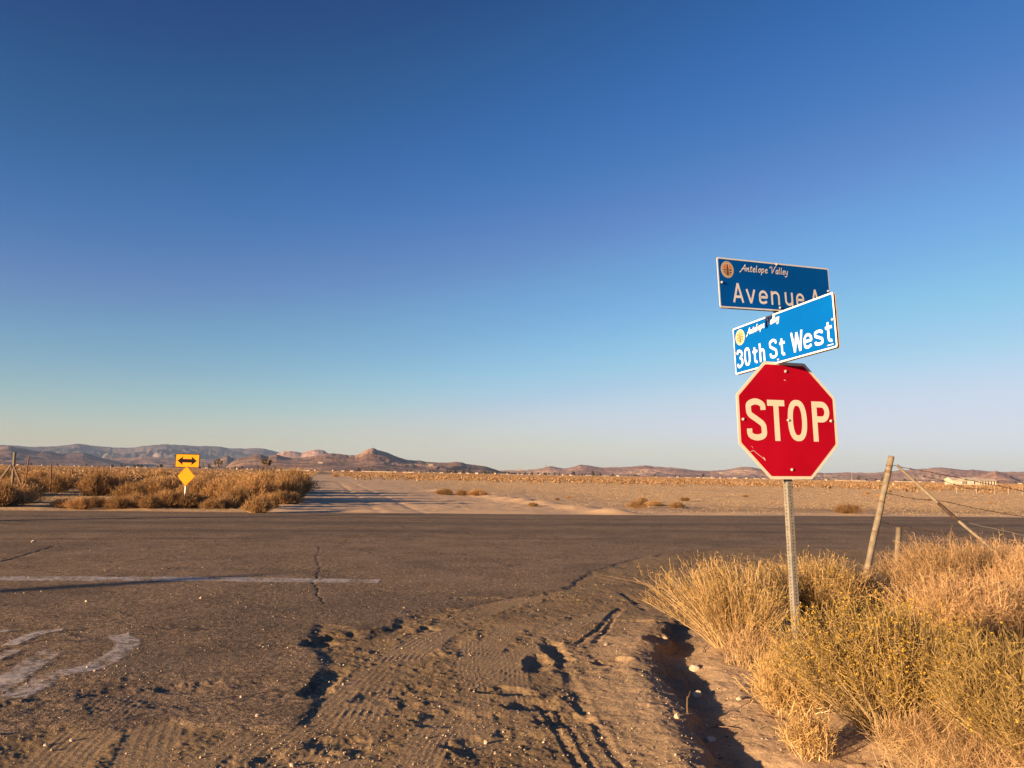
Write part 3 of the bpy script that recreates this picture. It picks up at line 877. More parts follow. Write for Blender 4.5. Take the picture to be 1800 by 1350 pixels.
# ---- shrubs of the plain beyond the avenue
protos = []
for k in range(6):
    rng_h = [1.0, .9, 1.15, .8, 1.0, .9][k]
    parts = shrub_meshes(500 + k, 420, rng_h, .75 + .1 * (k % 3), tw=6, tw_len=.17, sub=2, stem_w=.006, tw_w=.0055, upright=.75, base=.10, flat=.92, twig_up=.25)
    V = []; F = []; r = []; n0 = 0
    protos.append((np_mesh('foliage', *parts['foliage']), np_mesh('stems', *parts['stems'])))
    protos[-1][0].materials.append(MAT['scrub']); protos[-1][1].materials.append(MAT['orangegrass'])
small_protos = []
for k in range(4):
    parts = shrub_meshes(560 + k, 130, .9, .8, tw=6, tw_len=.22, sub=2, stem_w=.010, tw_w=.010, upright=.6, base=.15, flat=.75)
    V1, F1, r1 = parts['stems']; V2, F2, r2 = parts['foliage']
    me = np_mesh('foliage', np.vstack([V1, V2]), np.vstack([F1, F2 + len(V1)]), np.concatenate([r1, r2])); me.materials.append(MAT['scrub'])
    small_protos.append(me)
rs = random.Random(7)


def plain_shrub(x, y, s, sz, label, group, near=True):
    z = height(x, y) - .03
    if near:
        root = empty('desert_shrub', (x, y, z), rs.uniform(0, 6.28), label=label, cat='shrub', group=group)
        root.scale = (s, s, sz)
        fo, st = protos[rs.randrange(6)]
        link('foliage', fo, None, root); link('stems', st, None, root)
    else:
        o = link('desert_shrub', small_protos[rs.randrange(4)]); o.location = (x, y, z); o.rotation_euler = (0, 0, rs.uniform(0, 6.28)); o.scale = (s, s, sz)
        tag(o, label, 'shrub', group)


LEFT_LABEL = 'tawny dry desert shrub in the dense scrub left of the sandy track'
# explicit ones along the far edge of the avenue
for px, py, h, s in [(110, 893, .42, .55), (140, 895, .5, .6), (168, 892, .45, .6), (205, 895, .5, .62), (240, 893, .62, .8), (262, 896, .5, .6), (290, 893, .75, .8), (320, 894, .7, .75), (348, 892, .6, .7), (372, 897, .5, .5),
                     (395, 896, .6, .6), (420, 892, .95, .8), (452, 898, .62, .7), (470, 896, .7, .6), (10, 890, .9, 1.0), (35, 885, .9, 1.0), (-10, 892, 1.1, .9), (492, 886, .7, .6), (-40, 890, 1.0, 1.0), (-80, 892, .9, 1.0)]:
    p = on_ground(px, py)
    plain_shrub(p[0], p[1], s, h, 'golden rounded shrub right at the far edge of the avenue, left of the track', 'shrubs along the far edge of the avenue')
for px, py, h, s in [(168, 872, 1.45, 1.2), (205, 868, 1.2, 1.1), (230, 880, 1.0, .9), (300, 872, 1.1, 1.1), (345, 876, 1.0, .9), (385, 878, 1.35, 1.1), (415, 880, 1.25, 1.0), (445, 884, 1.45, 1.1), (472, 878, 1.5, 1.2), (500, 880, 1.25, .9),
                     (512, 872, 1.25, 1.1), (500, 883, 1.4, .9), (510, 878, 1.4, 1.0), (517, 872, 1.45, 1.0), (520, 867, 1.5, 1.1), (520, 862, 1.6, 1.2), (522, 866, 1.65, 1.2), (20, 872, 1.0, 1.2), (50, 870, .8, 1.0), (95, 866, 1.0, 1.1), (-30, 870, 1.4, 1.2), (519, 876, .7, .7), (515, 886, .5, .5), (490, 868, 1.5, 1.2), (455, 866, 1.4, 1.2), (428, 864, 1.3, 1.2), (275, 866, 1.1, 1.2)]:
    p = on_ground(px, py)
    plain_shrub(p[0], p[1], s, h, LEFT_LABEL, 'scrub left of the sandy track')
cnt = 0
while cnt < 90:
    Y = math.exp(rs.uniform(math.log(44), math.log(125)))
    px = rs.uniform(-160, 535)
    p = g2(px, Y)
    edge = -9.5 - .235 * (Y - 29)
    if p[0] > edge: continue
    if 60 < px < 140 and Y < 46: continue
    s = rs.uniform(.7, 1.35)
    plain_shrub(p[0], p[1], s * 1.1, s * rs.uniform(.75, 1.15), LEFT_LABEL, 'scrub left of the sandy track', near=Y < 70)
    cnt += 1
cnt = 0
while cnt < 26:                                             # sparse small tufts on the open plain
    Y = math.exp(rs.uniform(math.log(33), math.log(180)))
    px = rs.uniform(860, 1950)
    p = g2(px, Y)
    if Y < 38 + .2 * p[0]: continue
    s = rs.uniform(.14, .38)
    plain_shrub(p[0], p[1], s * 1.2, s, 'small low tumbleweed tuft scattered on the open sandy plain', 'tufts on the open plain', near=False)
    cnt += 1
for px, py, s in [(782, 869, .5), (812, 871, .45), (840, 870, .5), (1120, 893, .35), (1150, 890, .4), (1190, 893, .35), (590, 838, .8), (1490, 905, .5)]:
    p = on_ground(px, py)
    plain_shrub(p[0], p[1], s * 1.6, s, 'small low tumbleweed tuft scattered on the open sandy plain', 'tufts on the open plain')


# ---- far scrub and dry grass as uncountable cover
def blobs(name, pos, size, hz, per, seed, mat, label, cat):
    rng = np.random.default_rng(seed)
    n = len(pos)
    k = n * per
    c = np.repeat(pos, per, 0); s = np.repeat(size, per)
    dirs = rng.normal(size=(k, 3)); dirs /= np.linalg.norm(dirs, axis=1, keepdims=True)
    rr = rng.random(k) ** .4
    ctr = c + dirs * (rr * s)[:, None] * np.array([.55, .55, .42]) ; ctr[:, 2] = c[:, 2] + np.abs(ctr[:, 2] - c[:, 2]) * hz * 1.6 + .05 * s
    A = rng.normal(size=(k, 3)); A /= np.linalg.norm(A, axis=1, keepdims=True)
    B = np.cross(A, rng.normal(size=(k, 3))); B /= np.linalg.norm(B, axis=1, keepdims=True)
    q = (s * rng.uniform(.10, .22, k))[:, None]
    V = np.stack([ctr - A * q, ctr - B * q, ctr + A * q, ctr + B * q], 1).reshape(-1, 3)
    o = link(name, np_mesh(name, V, np.arange(k * 4).reshape(-1, 4), rng.random(k)), mat)
    return tag(o, label, cat, kind='stuff')


rng = np.random.default_rng(11)


def scatter(n, px0, px1, Y0, Y1, seed, pw=1.0):
    r_ = np.random.default_rng(seed)
    px = r_.uniform(px0, px1, n); Y = np.exp(math.log(Y0) + (math.log(Y1) - math.log(Y0)) * r_.random(n) ** pw)
    x = (px - 900) / FPX * Y
    return x, Y


x, y = scatter(42000, -300, 2100, 62, 1500, 12, .8)
v_ = x * RN[0] + y * RN[1] - FE
tx = x - (-5.6 - .235 * (y - 29))
leftm = tx < -4
dens = np.where(leftm, 1.0, sstep(130, 240, y + 35 * fbm(x * .02, y * .02, 5, 3)) * (tx > 5))
dens = np.where((~leftm) & (y > 450) & (tx < 12), dens * .6, dens)
keep = rng.random(len(x)) < dens * (.45 + .55 * sstep(-.4, .3, fbm(x * .02, y * .006, 6, 3)))
x, y = x[keep], y[keep]
z = land(x, y)[0]
blobs('scrub', np.stack([x, y, z], 1), rng.uniform(.45, 1.0, len(x)) * np.where(y > 500, 1.6, 1.1), 1.0, 16, 13, MAT['farscrub'],
      'band of low russet scrub across the plain out to the far houses', 'scrub')

x, y = scatter(150000, -200, 2100, 30, 300, 15, 1.0)
v_ = x * RN[0] + y * RN[1] - FE
tx = x - (-5.6 - .235 * (y - 29))
keep = (v_ > .6) & ((tx < -3.5) | (rng.random(len(x)) < sstep(5, 30, tx))) & (rng.random(len(x)) < np.where(tx > 0, .55, 1)) & (fbm(x * .12, y * .12, 9, 4) > np.where(tx > 0, -.35, -.4) + .3 * noise(x * 1.5, y * .6, 10))
x, y = x[keep], y[keep]
z = land(x, y)[0]
k = len(x) * 3
rg = np.random.default_rng(16)
c = np.repeat(np.stack([x, y, z], 1), 3, 0) + rg.normal(0, .06, (k, 3)) * [1, 1, 0]
hgt = rg.uniform(.015, .05, k) * (1 + c[:, 1] / 110)
tip = c + np.stack([rg.normal(0, .04, k), rg.normal(0, .04, k), hgt], 1)
an = rg.random(k) * 6.28
wd = np.stack([np.cos(an), np.sin(an), np.zeros(k)], 1) * (.007 + .008 * c[:, 1:2] / 60)
V = np.stack([c - wd, c + wd, tip], 1).reshape(-1, 3)
o = link('dry_grass', np_mesh('dry_grass', V, np.arange(k * 3).reshape(-1, 3), rg.random(k)), plant_mat('short_dry_grass', [(0, (.32, .23, .13)), (1, (.56, .41, .24))]))
tag(o, 'short dry grass stubble covering the open plain', 'grass', kind='stuff')

# ------------------------------------------------------------------ gravel and stones
def rock_mesh(name, seed, s, subdiv=1, squash=.6):
    import bmesh
    bm = bmesh.new(); bmesh.ops.create_icosphere(bm, subdivisions=subdiv, radius=1)
    r_ = random.Random(seed)
    ax = [r_.uniform(.7, 1.2) for _ in range(3)]
    for v in bm.verts:
        k = r_.uniform(.78, 1.15)
        v.co = Vector((v.co.x * ax[0] * k, v.co.y * ax[1] * k, v.co.z * squash * k)) * s
    me = bpy.data.meshes.new(name); bm.to_mesh(me); bm.free(); return me


rg = np.random.default_rng(21)
n = 26000
Yg = np.exp(rg.uniform(math.log(3.4), math.log(16), n)); pxg = rg.uniform(-150, 1500, n); xg = (pxg - 900) / FPX * Yg
zg, asg, _, plg, _ = land(xg, Yg)
keep = rg.random(n) < np.where(asg > .5, .65, .95) * sstep(-.5, .35, fbm(xg * 1.3, Yg * 1.3, 48, 4))
xg, Yg, zg, asg = xg[keep], Yg[keep], zg[keep], asg[keep]; n = len(xg)
sz = np.clip(rg.lognormal(-5.55, .45, n), .0016, .013)
oct_ = np.array([[1, 0, 0], [0, 1, 0], [-1, 0, 0], [0, -1, 0], [0, 0, .9], [0, 0, -.6]], float)
jit = 1 + rg.normal(0, .18, (n, 6, 1))
an = rg.random(n) * 6.28
ca, sa = np.cos(an), np.sin(an)
O = oct_[None] * jit
O = np.stack([O[..., 0] * ca[:, None] - O[..., 1] * sa[:, None], O[..., 0] * sa[:, None] + O[..., 1] * ca[:, None], O[..., 2]], -1)
V = O * sz[:, None, None] + np.stack([xg, Yg, zg + sz * .3], 1)[:, None]
of = np.array([[0, 1, 4], [1, 2, 4], [2, 3, 4], [3, 0, 4], [1, 0, 5], [2, 1, 5], [3, 2, 5], [0, 3, 5]])
F = (np.arange(n)[:, None, None] * 6 + of[None]).reshape(-1, 3)
gm, gnt, gb = new_mat('gravel_stone', .9, .2)
ga = N(gnt, 'ShaderNodeAttribute'); ga.attribute_name = 'rnd'
gnt.links.new(ramp(gnt, ga.outputs['Fac'], [(0, (.13, .10, .08)), (.7, (.26, .20, .14)), (1, (.50, .41, .30))]).outputs[0], gb.inputs['Base Color'])
o = link('gravel', np_mesh('gravel', V.reshape(-1, 3), F, np.repeat(rg.random(n), 8)), gm)
tag(o, 'loose grit and gravel strewn over the asphalt and the dirt', 'gravel', kind='stuff')

for k, (px, py, s, lab) in enumerate([
        (1222, 1180, .052, 'pale squarish rock right of the eroded ditch, the largest stone on the bank'),
        (1226, 1224, .038, 'pale wedge shaped rock at the dark edge of the eroded ditch'),
        (1262, 1112, .050, 'white stone half under the straw fan shrub'),
        (1169, 1124, .030, 'orange lit stone at the upper end of the eroded ditch'),
        (1067, 1134, .026, 'rounded tan stone beside the two curved wheel ruts'),
        (1300, 1230, .024, 'small upright tan stone on the bank below the pale dry bush'),
        (1250, 1302, .030, 'low tan stone in the bottom of the eroded ditch'),
        (1190, 1262, .026, 'crumbled clod of dirt on the left lip of the eroded ditch'),
        (854, 1307, .022, 'tan pebble with a long shadow among the tyre prints at the bottom centre'),
        (871, 1325, .016, 'reddish pebble just below the tan pebble at the bottom centre'),
        (424, 1226, .018, 'brown pebble casting a thin shadow on the asphalt at lower left'),
        (452, 1259, .018, 'upright pale pebble on the asphalt near the dusty edge'),
        (513, 1346, .016, 'round pebble at the very bottom edge left of centre'),
        (603, 1204, .015, 'white pebble beside the long tyre prints'),
        (80, 1311, .016, 'bright pebble on the sand at the bottom left'),
        (126, 1303, .020, 'brown rounded pebble on the sand at the bottom left'),
        (226, 1114, .018, 'tan pebble touching the end of the faded pavement letter'),
        (166, 1180, .014, 'white pebble lying on the faded pavement letter'),
        (152, 1058, .022, 'pale pebble just below the worn limit line'),
        (353, 1052, .022, 'tan pebble below the middle of the worn limit line'),
        (59, 953, .040, 'pale stone on the asphalt at the near edge of the avenue'),
        (185, 1004, .022, 'bright pebble just above the worn limit line')]):
    p = on_ground(px, py)
    s = s if s > .023 else s * .8
    me = rock_mesh('stone', 50 + k, s, 2 if s > .03 else 1, .75 if s > .02 else .9)
    o = link('stone' if s > .023 else 'pebble', me, MAT['stone']); o.location = (p[0], p[1], p[2] + s * .35); o.rotation_euler = (0, 0, k)
    tag(o, lab, 'stone' if s > .023 else 'pebble')

for k, (pa, pb_, lift, lab) in enumerate([((1208, 1256), (1209, 1238), .09, 'short broken twig standing up in the shade of the eroded ditch'),
                                          ((1248, 1280), (1302, 1284), .02, 'thin dead stick lying across the eroded ditch near its lower end'),
                                          ((1235, 1148), (1248, 1128), .02, 'thin dark stick on the sand under the straw fan shrub'),
                                          ((1438, 1290), (1492, 1300), .02, 'bent dry stick on the bank left of the big rabbitbrush stems')]):
    A_ = on_ground(*pa); B_ = on_ground(*pb_)
    if k == 0: B_ = A_ + np.array([.01, .02, .10])
    root = empty('stick', A_, 0, label=lab, cat='stick')
    v_ = B_ - A_; mb = MB()
    mb.tube([v_ * t_ + np.array([0, 0, lift * math.sin(math.pi * t_) * .5 + .006]) + np.array([rs.uniform(-.006, .006), rs.uniform(-.006, .006), 0]) for t_ in (0, .25, .5, .75, 1)], [.004, .004, .0035, .003, .002], 5)
    mb.tube([v_ * .5 + np.array([0, 0, lift * .5 + .006]), v_ * .7 + np.array([.02, .01, lift * .5 + .03])], [.0025, .0015], 4)
    mb.build('stick_wood', MAT['darkwood'] if k else MAT['straw'], root)

# ------------------------------------------------------------------ sign lettering
def cr(pts, n=8):
    """Catmull-Rom through the points"""
    P = np.array([pts[0]] + list(pts) + [pts[-1]], float); out = []
    for i in range(1, len(P) - 2):
        for k in range(n):
            t = k / n
            out.append(.5 * ((2 * P[i]) + (-P[i - 1] + P[i + 1]) * t + (2 * P[i - 1] - 5 * P[i] + 4 * P[i + 1] - P[i + 2]) * t * t + (-P[i - 1] + 3 * P[i] - 3 * P[i + 1] + P[i + 2]) * t ** 3))
    out.append(P[-2])
    return out


def arc(cx, cy, rx, ry, a0, a1, n=14):
    return [(cx + rx * math.cos(R(a0 + (a1 - a0) * k / n)), cy + ry * math.sin(R(a0 + (a1 - a0) * k / n))) for k in range(n + 1)]


def glyph(ch, w, h, t):
    """centre lines of a character in a box w x h (h = cap or x height as fits), stroke width t"""
    a, b, c, d = t / 2, w - t / 2, t / 2, h - t / 2
    m_ = w / 2
    if ch == 'S' or ch == 's':
        return [cr([(b, .73 * h), (b - .04 * w, .86 * h), (m_, d), (a + .04 * w, .86 * h), (a, .74 * h), (a + .06 * w, .62 * h), (m_, .51 * h), (b - .06 * w, .39 * h), (b, .27 * h), (b - .04 * w, .13 * h), (m_, c), (a + .04 * w, .13 * h), (a, .28 * h)])]
    if ch == 'T': return [[(0, d), (w, d)], [(m_, d), (m_, 0)]]
    if ch == 'O' or ch == '0':
        return [[(m_ + (m_ - a) * math.copysign(abs(math.cos(q)) ** .75, math.cos(q)), h / 2 + (h / 2 - a) * math.copysign(abs(math.sin(q)) ** .9, math.sin(q))) for q in np.linspace(0, 2 * math.pi, 33)]]
    if ch == 'P':
        return [[(a, 0), (a, h)], [(a, d), (b - .3 * w, d)] + arc(b - .3 * w, .74 * h - .0 * t, .3 * w, d - .74 * h, 90, -90) + [(a, 2 * .74 * h - d)]]
    if ch == 'A': return [[(a * .9, 0), (m_, h)], [(w - a * .9, 0), (m_, h)], [(.2 * w, .30 * h), (.8 * w, .30 * h)]]
    if ch == 'v': return [[(a * .9, h), (m_, 0)], [(w - a * .9, h), (m_, 0)]]
    if ch == 'W': return [[(a * .8, h), (.27 * w, 0)], [(.27 * w, 0), (m_, .95 * h)], [(m_, .95 * h), (.73 * w, 0)], [(.73 * w, 0), (w - a * .8, h)]]
    if ch == 'e': return [[(a, h * .50), (b, h * .50)] + arc(m_, h * .56, m_ - a, d - h * .56, -8, 180)[0:] + cr([(a, h * .45), (a + .05 * w, .17 * h), (m_, c), (b - .03 * w, .2 * h)])]
    if ch == 'n': return [[(a, 0), (a, h)], [(a, h * .62)] + arc(m_, h * .62, m_ - a, d - h * .62, 180, 0) + [(b, 0)]]
    if ch == 'h': return [[(a, 0), (a, h)], [(a, h * .45)] + arc(m_, h * .45, m_ - a, h * .70 - c - h * .45, 180, 0) + [(b, 0)]]
    if ch == 'u': return [[(b, 0), (b, h)], [(a, h)] + arc(m_, h * .38, m_ - a, h * .38 - c, 180, 360) + [(b, h * .4)]]
    if ch == 't': return [[(w * .42, h)] + arc(w * .42 + .36 * w, .2 * h, .36 * w, .2 * h - c, 180, 290, 8), [(0, .74 * h), (w, .74 * h)]]
    if ch == '3': return [cr([(a, .76 * h), (.2 * w, .92 * h), (m_, d), (b, .82 * h), (b, .66 * h), (m_ + .05 * w, .53 * h)]) + cr([(m_ + .05 * w, .53 * h), (b, .42 * h), (b, .2 * h), (m_, c), (.18 * w, .09 * h), (a, .24 * h)])]
    return []


SCRIPT = {  # loose brush script in a unit x height box
    'A': (1.25, [[(-.25, -.35), (.25, .35), (.85, 1.75)], [(.85, 1.75), (.90, .9), (1.0, .0)], [(.15, .62), (1.15, .62)]]),
    'V': (1.30, [[(-.35, 1.25), (-.15, 1.65), (.25, 1.6)], [(.25, 1.6), (.30, .8), (.42, .0)], [(.42, .0), (.75, .9), (1.05, 1.75), (1.3, 1.8)]]),
    'n': (.85, [[(.05, 1), (.12, 0)], [(.12, .4), (.42, .95), (.55, .6), (.52, .05), (.75, .1)]]),
    't': (.62, [[(.22, 1.45), (.18, .15), (.5, .08)], [(-.05, 1.0), (.5, 1.05)]]),
    'e': (.72, [[(.1, .45), (.5, .62), (.42, .98), (.1, .7), (.12, .15), (.4, .0), (.65, .2)]]),
    'l': (.5, [[(.12, 1.7), (.10, .25), (.35, .03)]]),
    'o': (.8, [[(.4, .95), (.08, .55), (.3, .02), (.6, .4), (.42, .95), (.75, .85)]]),
    'p': (.85, [[(.12, 1.0), (.08, -.65)], [(.12, .7), (.42, 1.0), (.62, .55), (.35, .02), (.12, .2)]]),
    'a': (.8, [[(.55, .95), (.18, .85), (.1, .2), (.35, .02), (.55, .5)], [(.58, 1.0), (.55, .15), (.75, .05)]]),
    'y': (.8, [[(.08, 1.0), (.15, .3), (.5, .25)], [(.6, 1.0), (.5, -.3), (.2, -.65), (-.05, -.4)]]),
}
LAYER = [0]


def stroke(mb, pts, w, y, butt=True):
    """flat ribbon along a 2-D polyline (x, z) at depth y; each ribbon lies a hair proud of the one before"""
    P = np.array(pts, float)
    keep = [0] + [i for i in range(1, len(P)) if np.hypot(*(P[i] - P[i - 1])) > 1e-5]
    P = P[keep]
    T = np.gradient(P, axis=0); T /= np.linalg.norm(T, axis=1, keepdims=True) + 1e-12
    Nn = np.stack([-T[:, 1], T[:, 0]], 1)
    LAYER[0] += 1
    yy = y - .00012 * (LAYER[0] % 5)
    V = []
    for p, q in zip(P, Nn):
        V.append((p[0] + q[0] * w / 2, yy, p[1] + q[1] * w / 2)); V.append((p[0] - q[0] * w / 2, yy, p[1] - q[1] * w / 2))
    F = [(2 * i, 2 * i + 1, 2 * i + 3, 2 * i + 2) for i in range(len(P) - 1)]
    mb.add(V, F)


def text(mb, items, base, y, t):
    """items: (char, x0, width, height)"""
    for ch, x0, w, h in items:
        for s in glyph(ch, w, h, t):
            stroke(mb, [(x0 + p[0], base + p[1]) for p in s], t, y)


def script(mb, s, x0, x1, base, xh, y, t, slope=0.0):
    tot = sum(SCRIPT[c][0] if c != ' ' else .55 for c in s) * 1.0
    k = (x1 - x0) / tot
    x = x0
    for c in s:
        if c == ' ': x += .55 * k; continue
        adv, strokes = SCRIPT[c]
        for st in strokes:
            pts = cr(st, 5) if len(st) > 2 else st
            stroke(mb, [(x + p[0] * k + p[1] * xh * .22, base + p[1] * xh + (x - x0) * slope) for p in pts], t, y)
        x += adv * k


def plate(w, h, th, y0, cham=0):
    mb = MB(); mb.box((-w / 2, y0, -h / 2), (w / 2, y0 + th, h / 2)); return mb


def ngon_prism(pts, y0, y1):
    n = len(pts)
    V = [(x, y0, z) for x, z in pts] + [(x, y1, z) for x, z in pts]
    F = [tuple(range(n)), tuple(reversed(range(n, 2 * n)))] + [(i, i + n, (i + 1) % n + n, (i + 1) % n) for i in range(n)]
    mb = MB(); mb.add(V, [tuple(reversed(f)) for f in F]); return mb


def bolt(parent, x, z, y, r=.010):
    mb = MB(); mb.tube([(x, y + .002, z), (x, y - .006, z)], r, 10)
    mb.tube([(x, y - .006, z), (x, y - .010, z)], [r * .8, r * .45], 8)
    mb.build('bolt', MAT['bolt'], parent, False)


def posed(name, p, yaw, lean, tilt, **kw):
    o = bpy.data.objects.new(name, None); COL.objects.link(o); o.empty_display_size = .2
    Mz = Matrix.Rotation(yaw, 4, 'Z'); Mx = Matrix.Rotation(tilt, 4, 'X'); My = Matrix.Rotation(lean, 4, 'Y')
    M = Mz @ Mx @ My; M.translation = p; o.matrix_world = M
    return tag(o, **kw)


# ---- the stop sign on its perforated square post
pt_top = np.array([2.095, 6.235, 3.24]); pt_mid = np.array([2.153, 6.225, 1.6])
pd = (pt_mid - pt_top) / (pt_top[2] - pt_mid[2])
pt_bot = pt_mid + pd * 1.62
post = empty('sign_post', pt_bot, 0, label='galvanised perforated square steel post carrying the stop sign and street names', cat='post')
ax = (pt_top - pt_bot); Lp = np.linalg.norm(ax)
Rm = Matrix.Rotation(.316, 4, 'Z')
zt = Vector(tuple(ax / Lp)); q = Vector((0, 0, 1)).rotation_difference(zt)
M = q.to_matrix().to_4x4() @ Rm; M.translation = tuple(pt_bot); post.matrix_world = M
hs = .0254
mb = MB()
# square tube walls with real round-cornered section
sec = []
for cx, cz, a0 in ((1, 1, 0), (-1, 1, 90), (-1, -1, 180), (1, -1, 270)):
    for k in range(4):
        a_ = R(a0 + 30 * k); sec.append((cx * (hs - .004) + .004 * math.cos(a_), cz * (hs - .004) + .004 * math.sin(a_)))
n = len(sec)
V = [(x_, y_, -.3) for x_, y_ in sec] + [(x_, y_, Lp) for x_, y_ in sec]
mb.add(V, [(i, (i + 1) % n, (i + 1) % n + n, i + n) for i in range(n)] + [tuple(range(n, 2 * n))])
mb.build('steel_tube', MAT['galv'], post)
kz = int(Lp / .0254)
for fx, fy in ((0, -1), (-1, 0), (0, 1), (1, 0)):
    mb = MB()
    for i in range(kz):
        z_ = .012 + i * .0254
        c0 = np.array([fx * (hs + .0006), fy * (hs + .0006), z_]); uu = np.array([-fy, fx, 0.])
        V = [c0 + .0055 * (math.cos(R(45 * k)) * uu + math.sin(R(45 * k)) * np.array([0, 0, 1.])) for k in range(8)]
        mb.add(V, [tuple(range(8))])
    mb.build('punched_holes', MAT['hole'], post)

st = posed('stop_sign', (2.152, 6.185, 2.055), .316, -.0148, -.0481, label='red octagonal stop sign with cream letters bolted to the perforated post', cat='stop sign')


def octagon(s, c=None):
    k = s * math.tan(math.pi / 8)
    return [(-k, -s), (k, -s), (s, -k), (s, k), (k, s), (-k, s), (-s, k), (-s, -k)]


def round_oct(s, r):
    P = octagon(s); out = []
    for i, p in enumerate(P):
        a_ = np.array(P[i - 1]); b_ = np.array(P[(i + 1) % 8]); p = np.array(p)
        u1 = (a_ - p) / np.linalg.norm(a_ - p); u2 = (b_ - p) / np.linalg.norm(b_ - p)
        for t in (0, .5, 1):
            out.append(tuple((1 - t) ** 2 * (p + u1 * r) + 2 * t * (1 - t) * p + t * t * (p + u2 * r)))
    return out


ngon_prism(round_oct(.457, .012), 0, .003).build('border', MAT['cream'], st)
ngon_prism(round_oct(.434, .010), -.0008, 0.0004).build('red_panel', MAT['red'], st)
mb = MB()
text(mb, [('S', -.378, .178, .325), ('T', -.184, .158, .318), ('O', -.002, .178, .325), ('P', .228, .166, .318)], -.163, -.0016, .047)
mb.build('lettering', MAT['cream'], st)
for bx_, bz_ in ((.004, .385), (-.408, -.002), (.0, .0), (.403, .003), (.006, -.383)): bolt(st, bx_, bz_, -.002, .011)
mb = MB()
stroke(mb, cr([(-.375, -.256), (-.350, -.247), (-.331, -.240), (-.300, -.262), (-.262, -.288), (-.240, -.305), (-.232, -.316)], 4), .0032, -.0012)
stroke(mb, [(-.246, -.290), (-.236, -.300), (-.230, -.315)], .006, -.0012)
stroke(mb, [(-.345, -.205), (-.335, -.222)], .002, -.0012)
stroke(mb, [(-.015, .318), (.0, .312)], .005, -.0012)
mb.build('scratches', MAT['cream'], st)
ngon_prism(round_oct(.455, .012), .0033, .0055).build('back_plate', MAT['alu'], st)
# a second, slightly offset plate bolted behind the octagon
bk = posed('back_sign', (2.205, 6.315, 2.085), .33, -.015, -.05, label='dark edge of another plate bolted behind the top of the stop sign', cat='sign')
mb = MB(); mb.box((-.10, 0, .10), (.165, .003, .412)); mb.build('plate', MAT['alu'], bk)


def street_sign(name, p, yaw, lean, tilt, label, words, sscale, sc_rng, sc_base, slope, bolts, back_off=.020, bshift=0.0, groups=(4, 2, 4)):
    s = posed(name, p, yaw, lean, tilt, label=label, cat='street sign')
    w, h = 1.22, .381

    def rr(w, h, r):
        out = []
        for cx, cz, a0 in ((1, 1, 0), (-1, 1, 90), (-1, -1, 180), (1, -1, 270)):
            for k in range(4):
                a_ = R(a0 + 30 * k); out.append((cx * (w / 2 - r) + r * math.cos(a_), cz * (h / 2 - r) + r * math.sin(a_)))
        return out[::1]
    pts = rr(w, h, .012)
    ngon_prism(pts, 0, .0025).build('border', MAT['white'], s)
    ngon_prism(rr(w - .022, h - .022, .010), -.0006, .0004).build('blue_panel', MAT['blue'], s)
    ngon_prism([(x_ + bshift, z_ - .004) for x_, z_ in pts], back_off, back_off + .0025).build('rear_blade', MAT['alu'], s)
    i0 = 0
    for k_ in groups:                                        # one part per word
        mb = MB(); text(mb, words[i0:i0 + k_], -.145, -.0014, .0195); mb.build('word_lettering', MAT['white'], s); i0 += k_
    mid = sc_rng[0] + (sc_rng[1] - sc_rng[0]) * .56
    for word, xa, xb in (('Antelope', sc_rng[0], mid), ('Valley', mid + .030, sc_rng[1])):
        mb = MB(); script(mb, word, xa, xb, sc_base + (xa - sc_rng[0]) * slope, .031, -.0014, .0068, slope); mb.build('script_word', MAT['white'], s)
    # round county seal
    cx, cz = -.512, .101
    disc = lambda r, n=28: [(cx + r * math.cos(2 * math.pi * k / n), cz + r * math.sin(2 * math.pi * k / n)) for k in range(n)]
    seal = ngon_prism(disc(.064), -.0012, -.0002).build('seal', MAT['gold'], s)
    dot = MB()
    for k in range(30):
        a_ = 2 * math.pi * k / 30
        V = [(cx + (.056 + dr) * math.cos(a_ + da), -.0016, cz + (.056 + dr) * math.sin(a_ + da)) for dr, da in ((-.003, -.03), (.003, -.03), (.003, .03), (-.003, .03))]
        dot.add(V, [(0, 1, 2, 3)])
    dot.build('seal_rim', MAT['brown'], seal)
    up = MB(); n_ = 16
    for sx in (-1, 1):
        V = [(cx + sx * .016, -.0018, cz + .012), (cx + sx * .016, -.0018, cz + .043)] + [(cx + sx * .046 * math.cos(R(a_)), -.0018, cz + .046 * math.sin(R(a_))) for a_ in (70, 55, 38, 22, 15)]
        up.add(V, [tuple(range(len(V)))])
    up.build('seal_sky', MAT['orange'], seal)
    lo = MB()
    # standing figure between two panels, ship and hills shapes below
    lo.add([(cx - .004, -.0020, cz + .034), (cx + .004, -.0020, cz + .034), (cx + .010, -.0020, cz + .010), (cx + .011, -.0020, cz - .044), (cx - .011, -.0020, cz - .044), (cx - .010, -.0020, cz + .010)], [(0, 1, 2, 3, 4, 5)])
    lo.add([(cx + .005 * math.cos(q_), -.0020, cz + .038 + .006 * math.sin(q_)) for q_ in np.linspace(0, 6.28, 9)[:-1]], [tuple(range(8))])
    for sx in (-1, 1):
        for z0, z1, xo in ((.006, -.008, .044), (-.014, -.026, .042), (-.030, -.040, .030)):
            V = [(cx + sx * .017, -.0020, cz + z0), (cx + sx * xo, -.0020, cz + z0 - .002), (cx + sx * (xo - .006), -.0020, cz + z1), (cx + sx * .019, -.0020, cz + z1)]
            lo.add(V, [(0, 1, 2, 3)])
    lo.build('seal_figure', MAT['brown'], seal)
    for bx_, bz_ in bolts: bolt(s, bx_, bz_, -.001, .009)
    return s


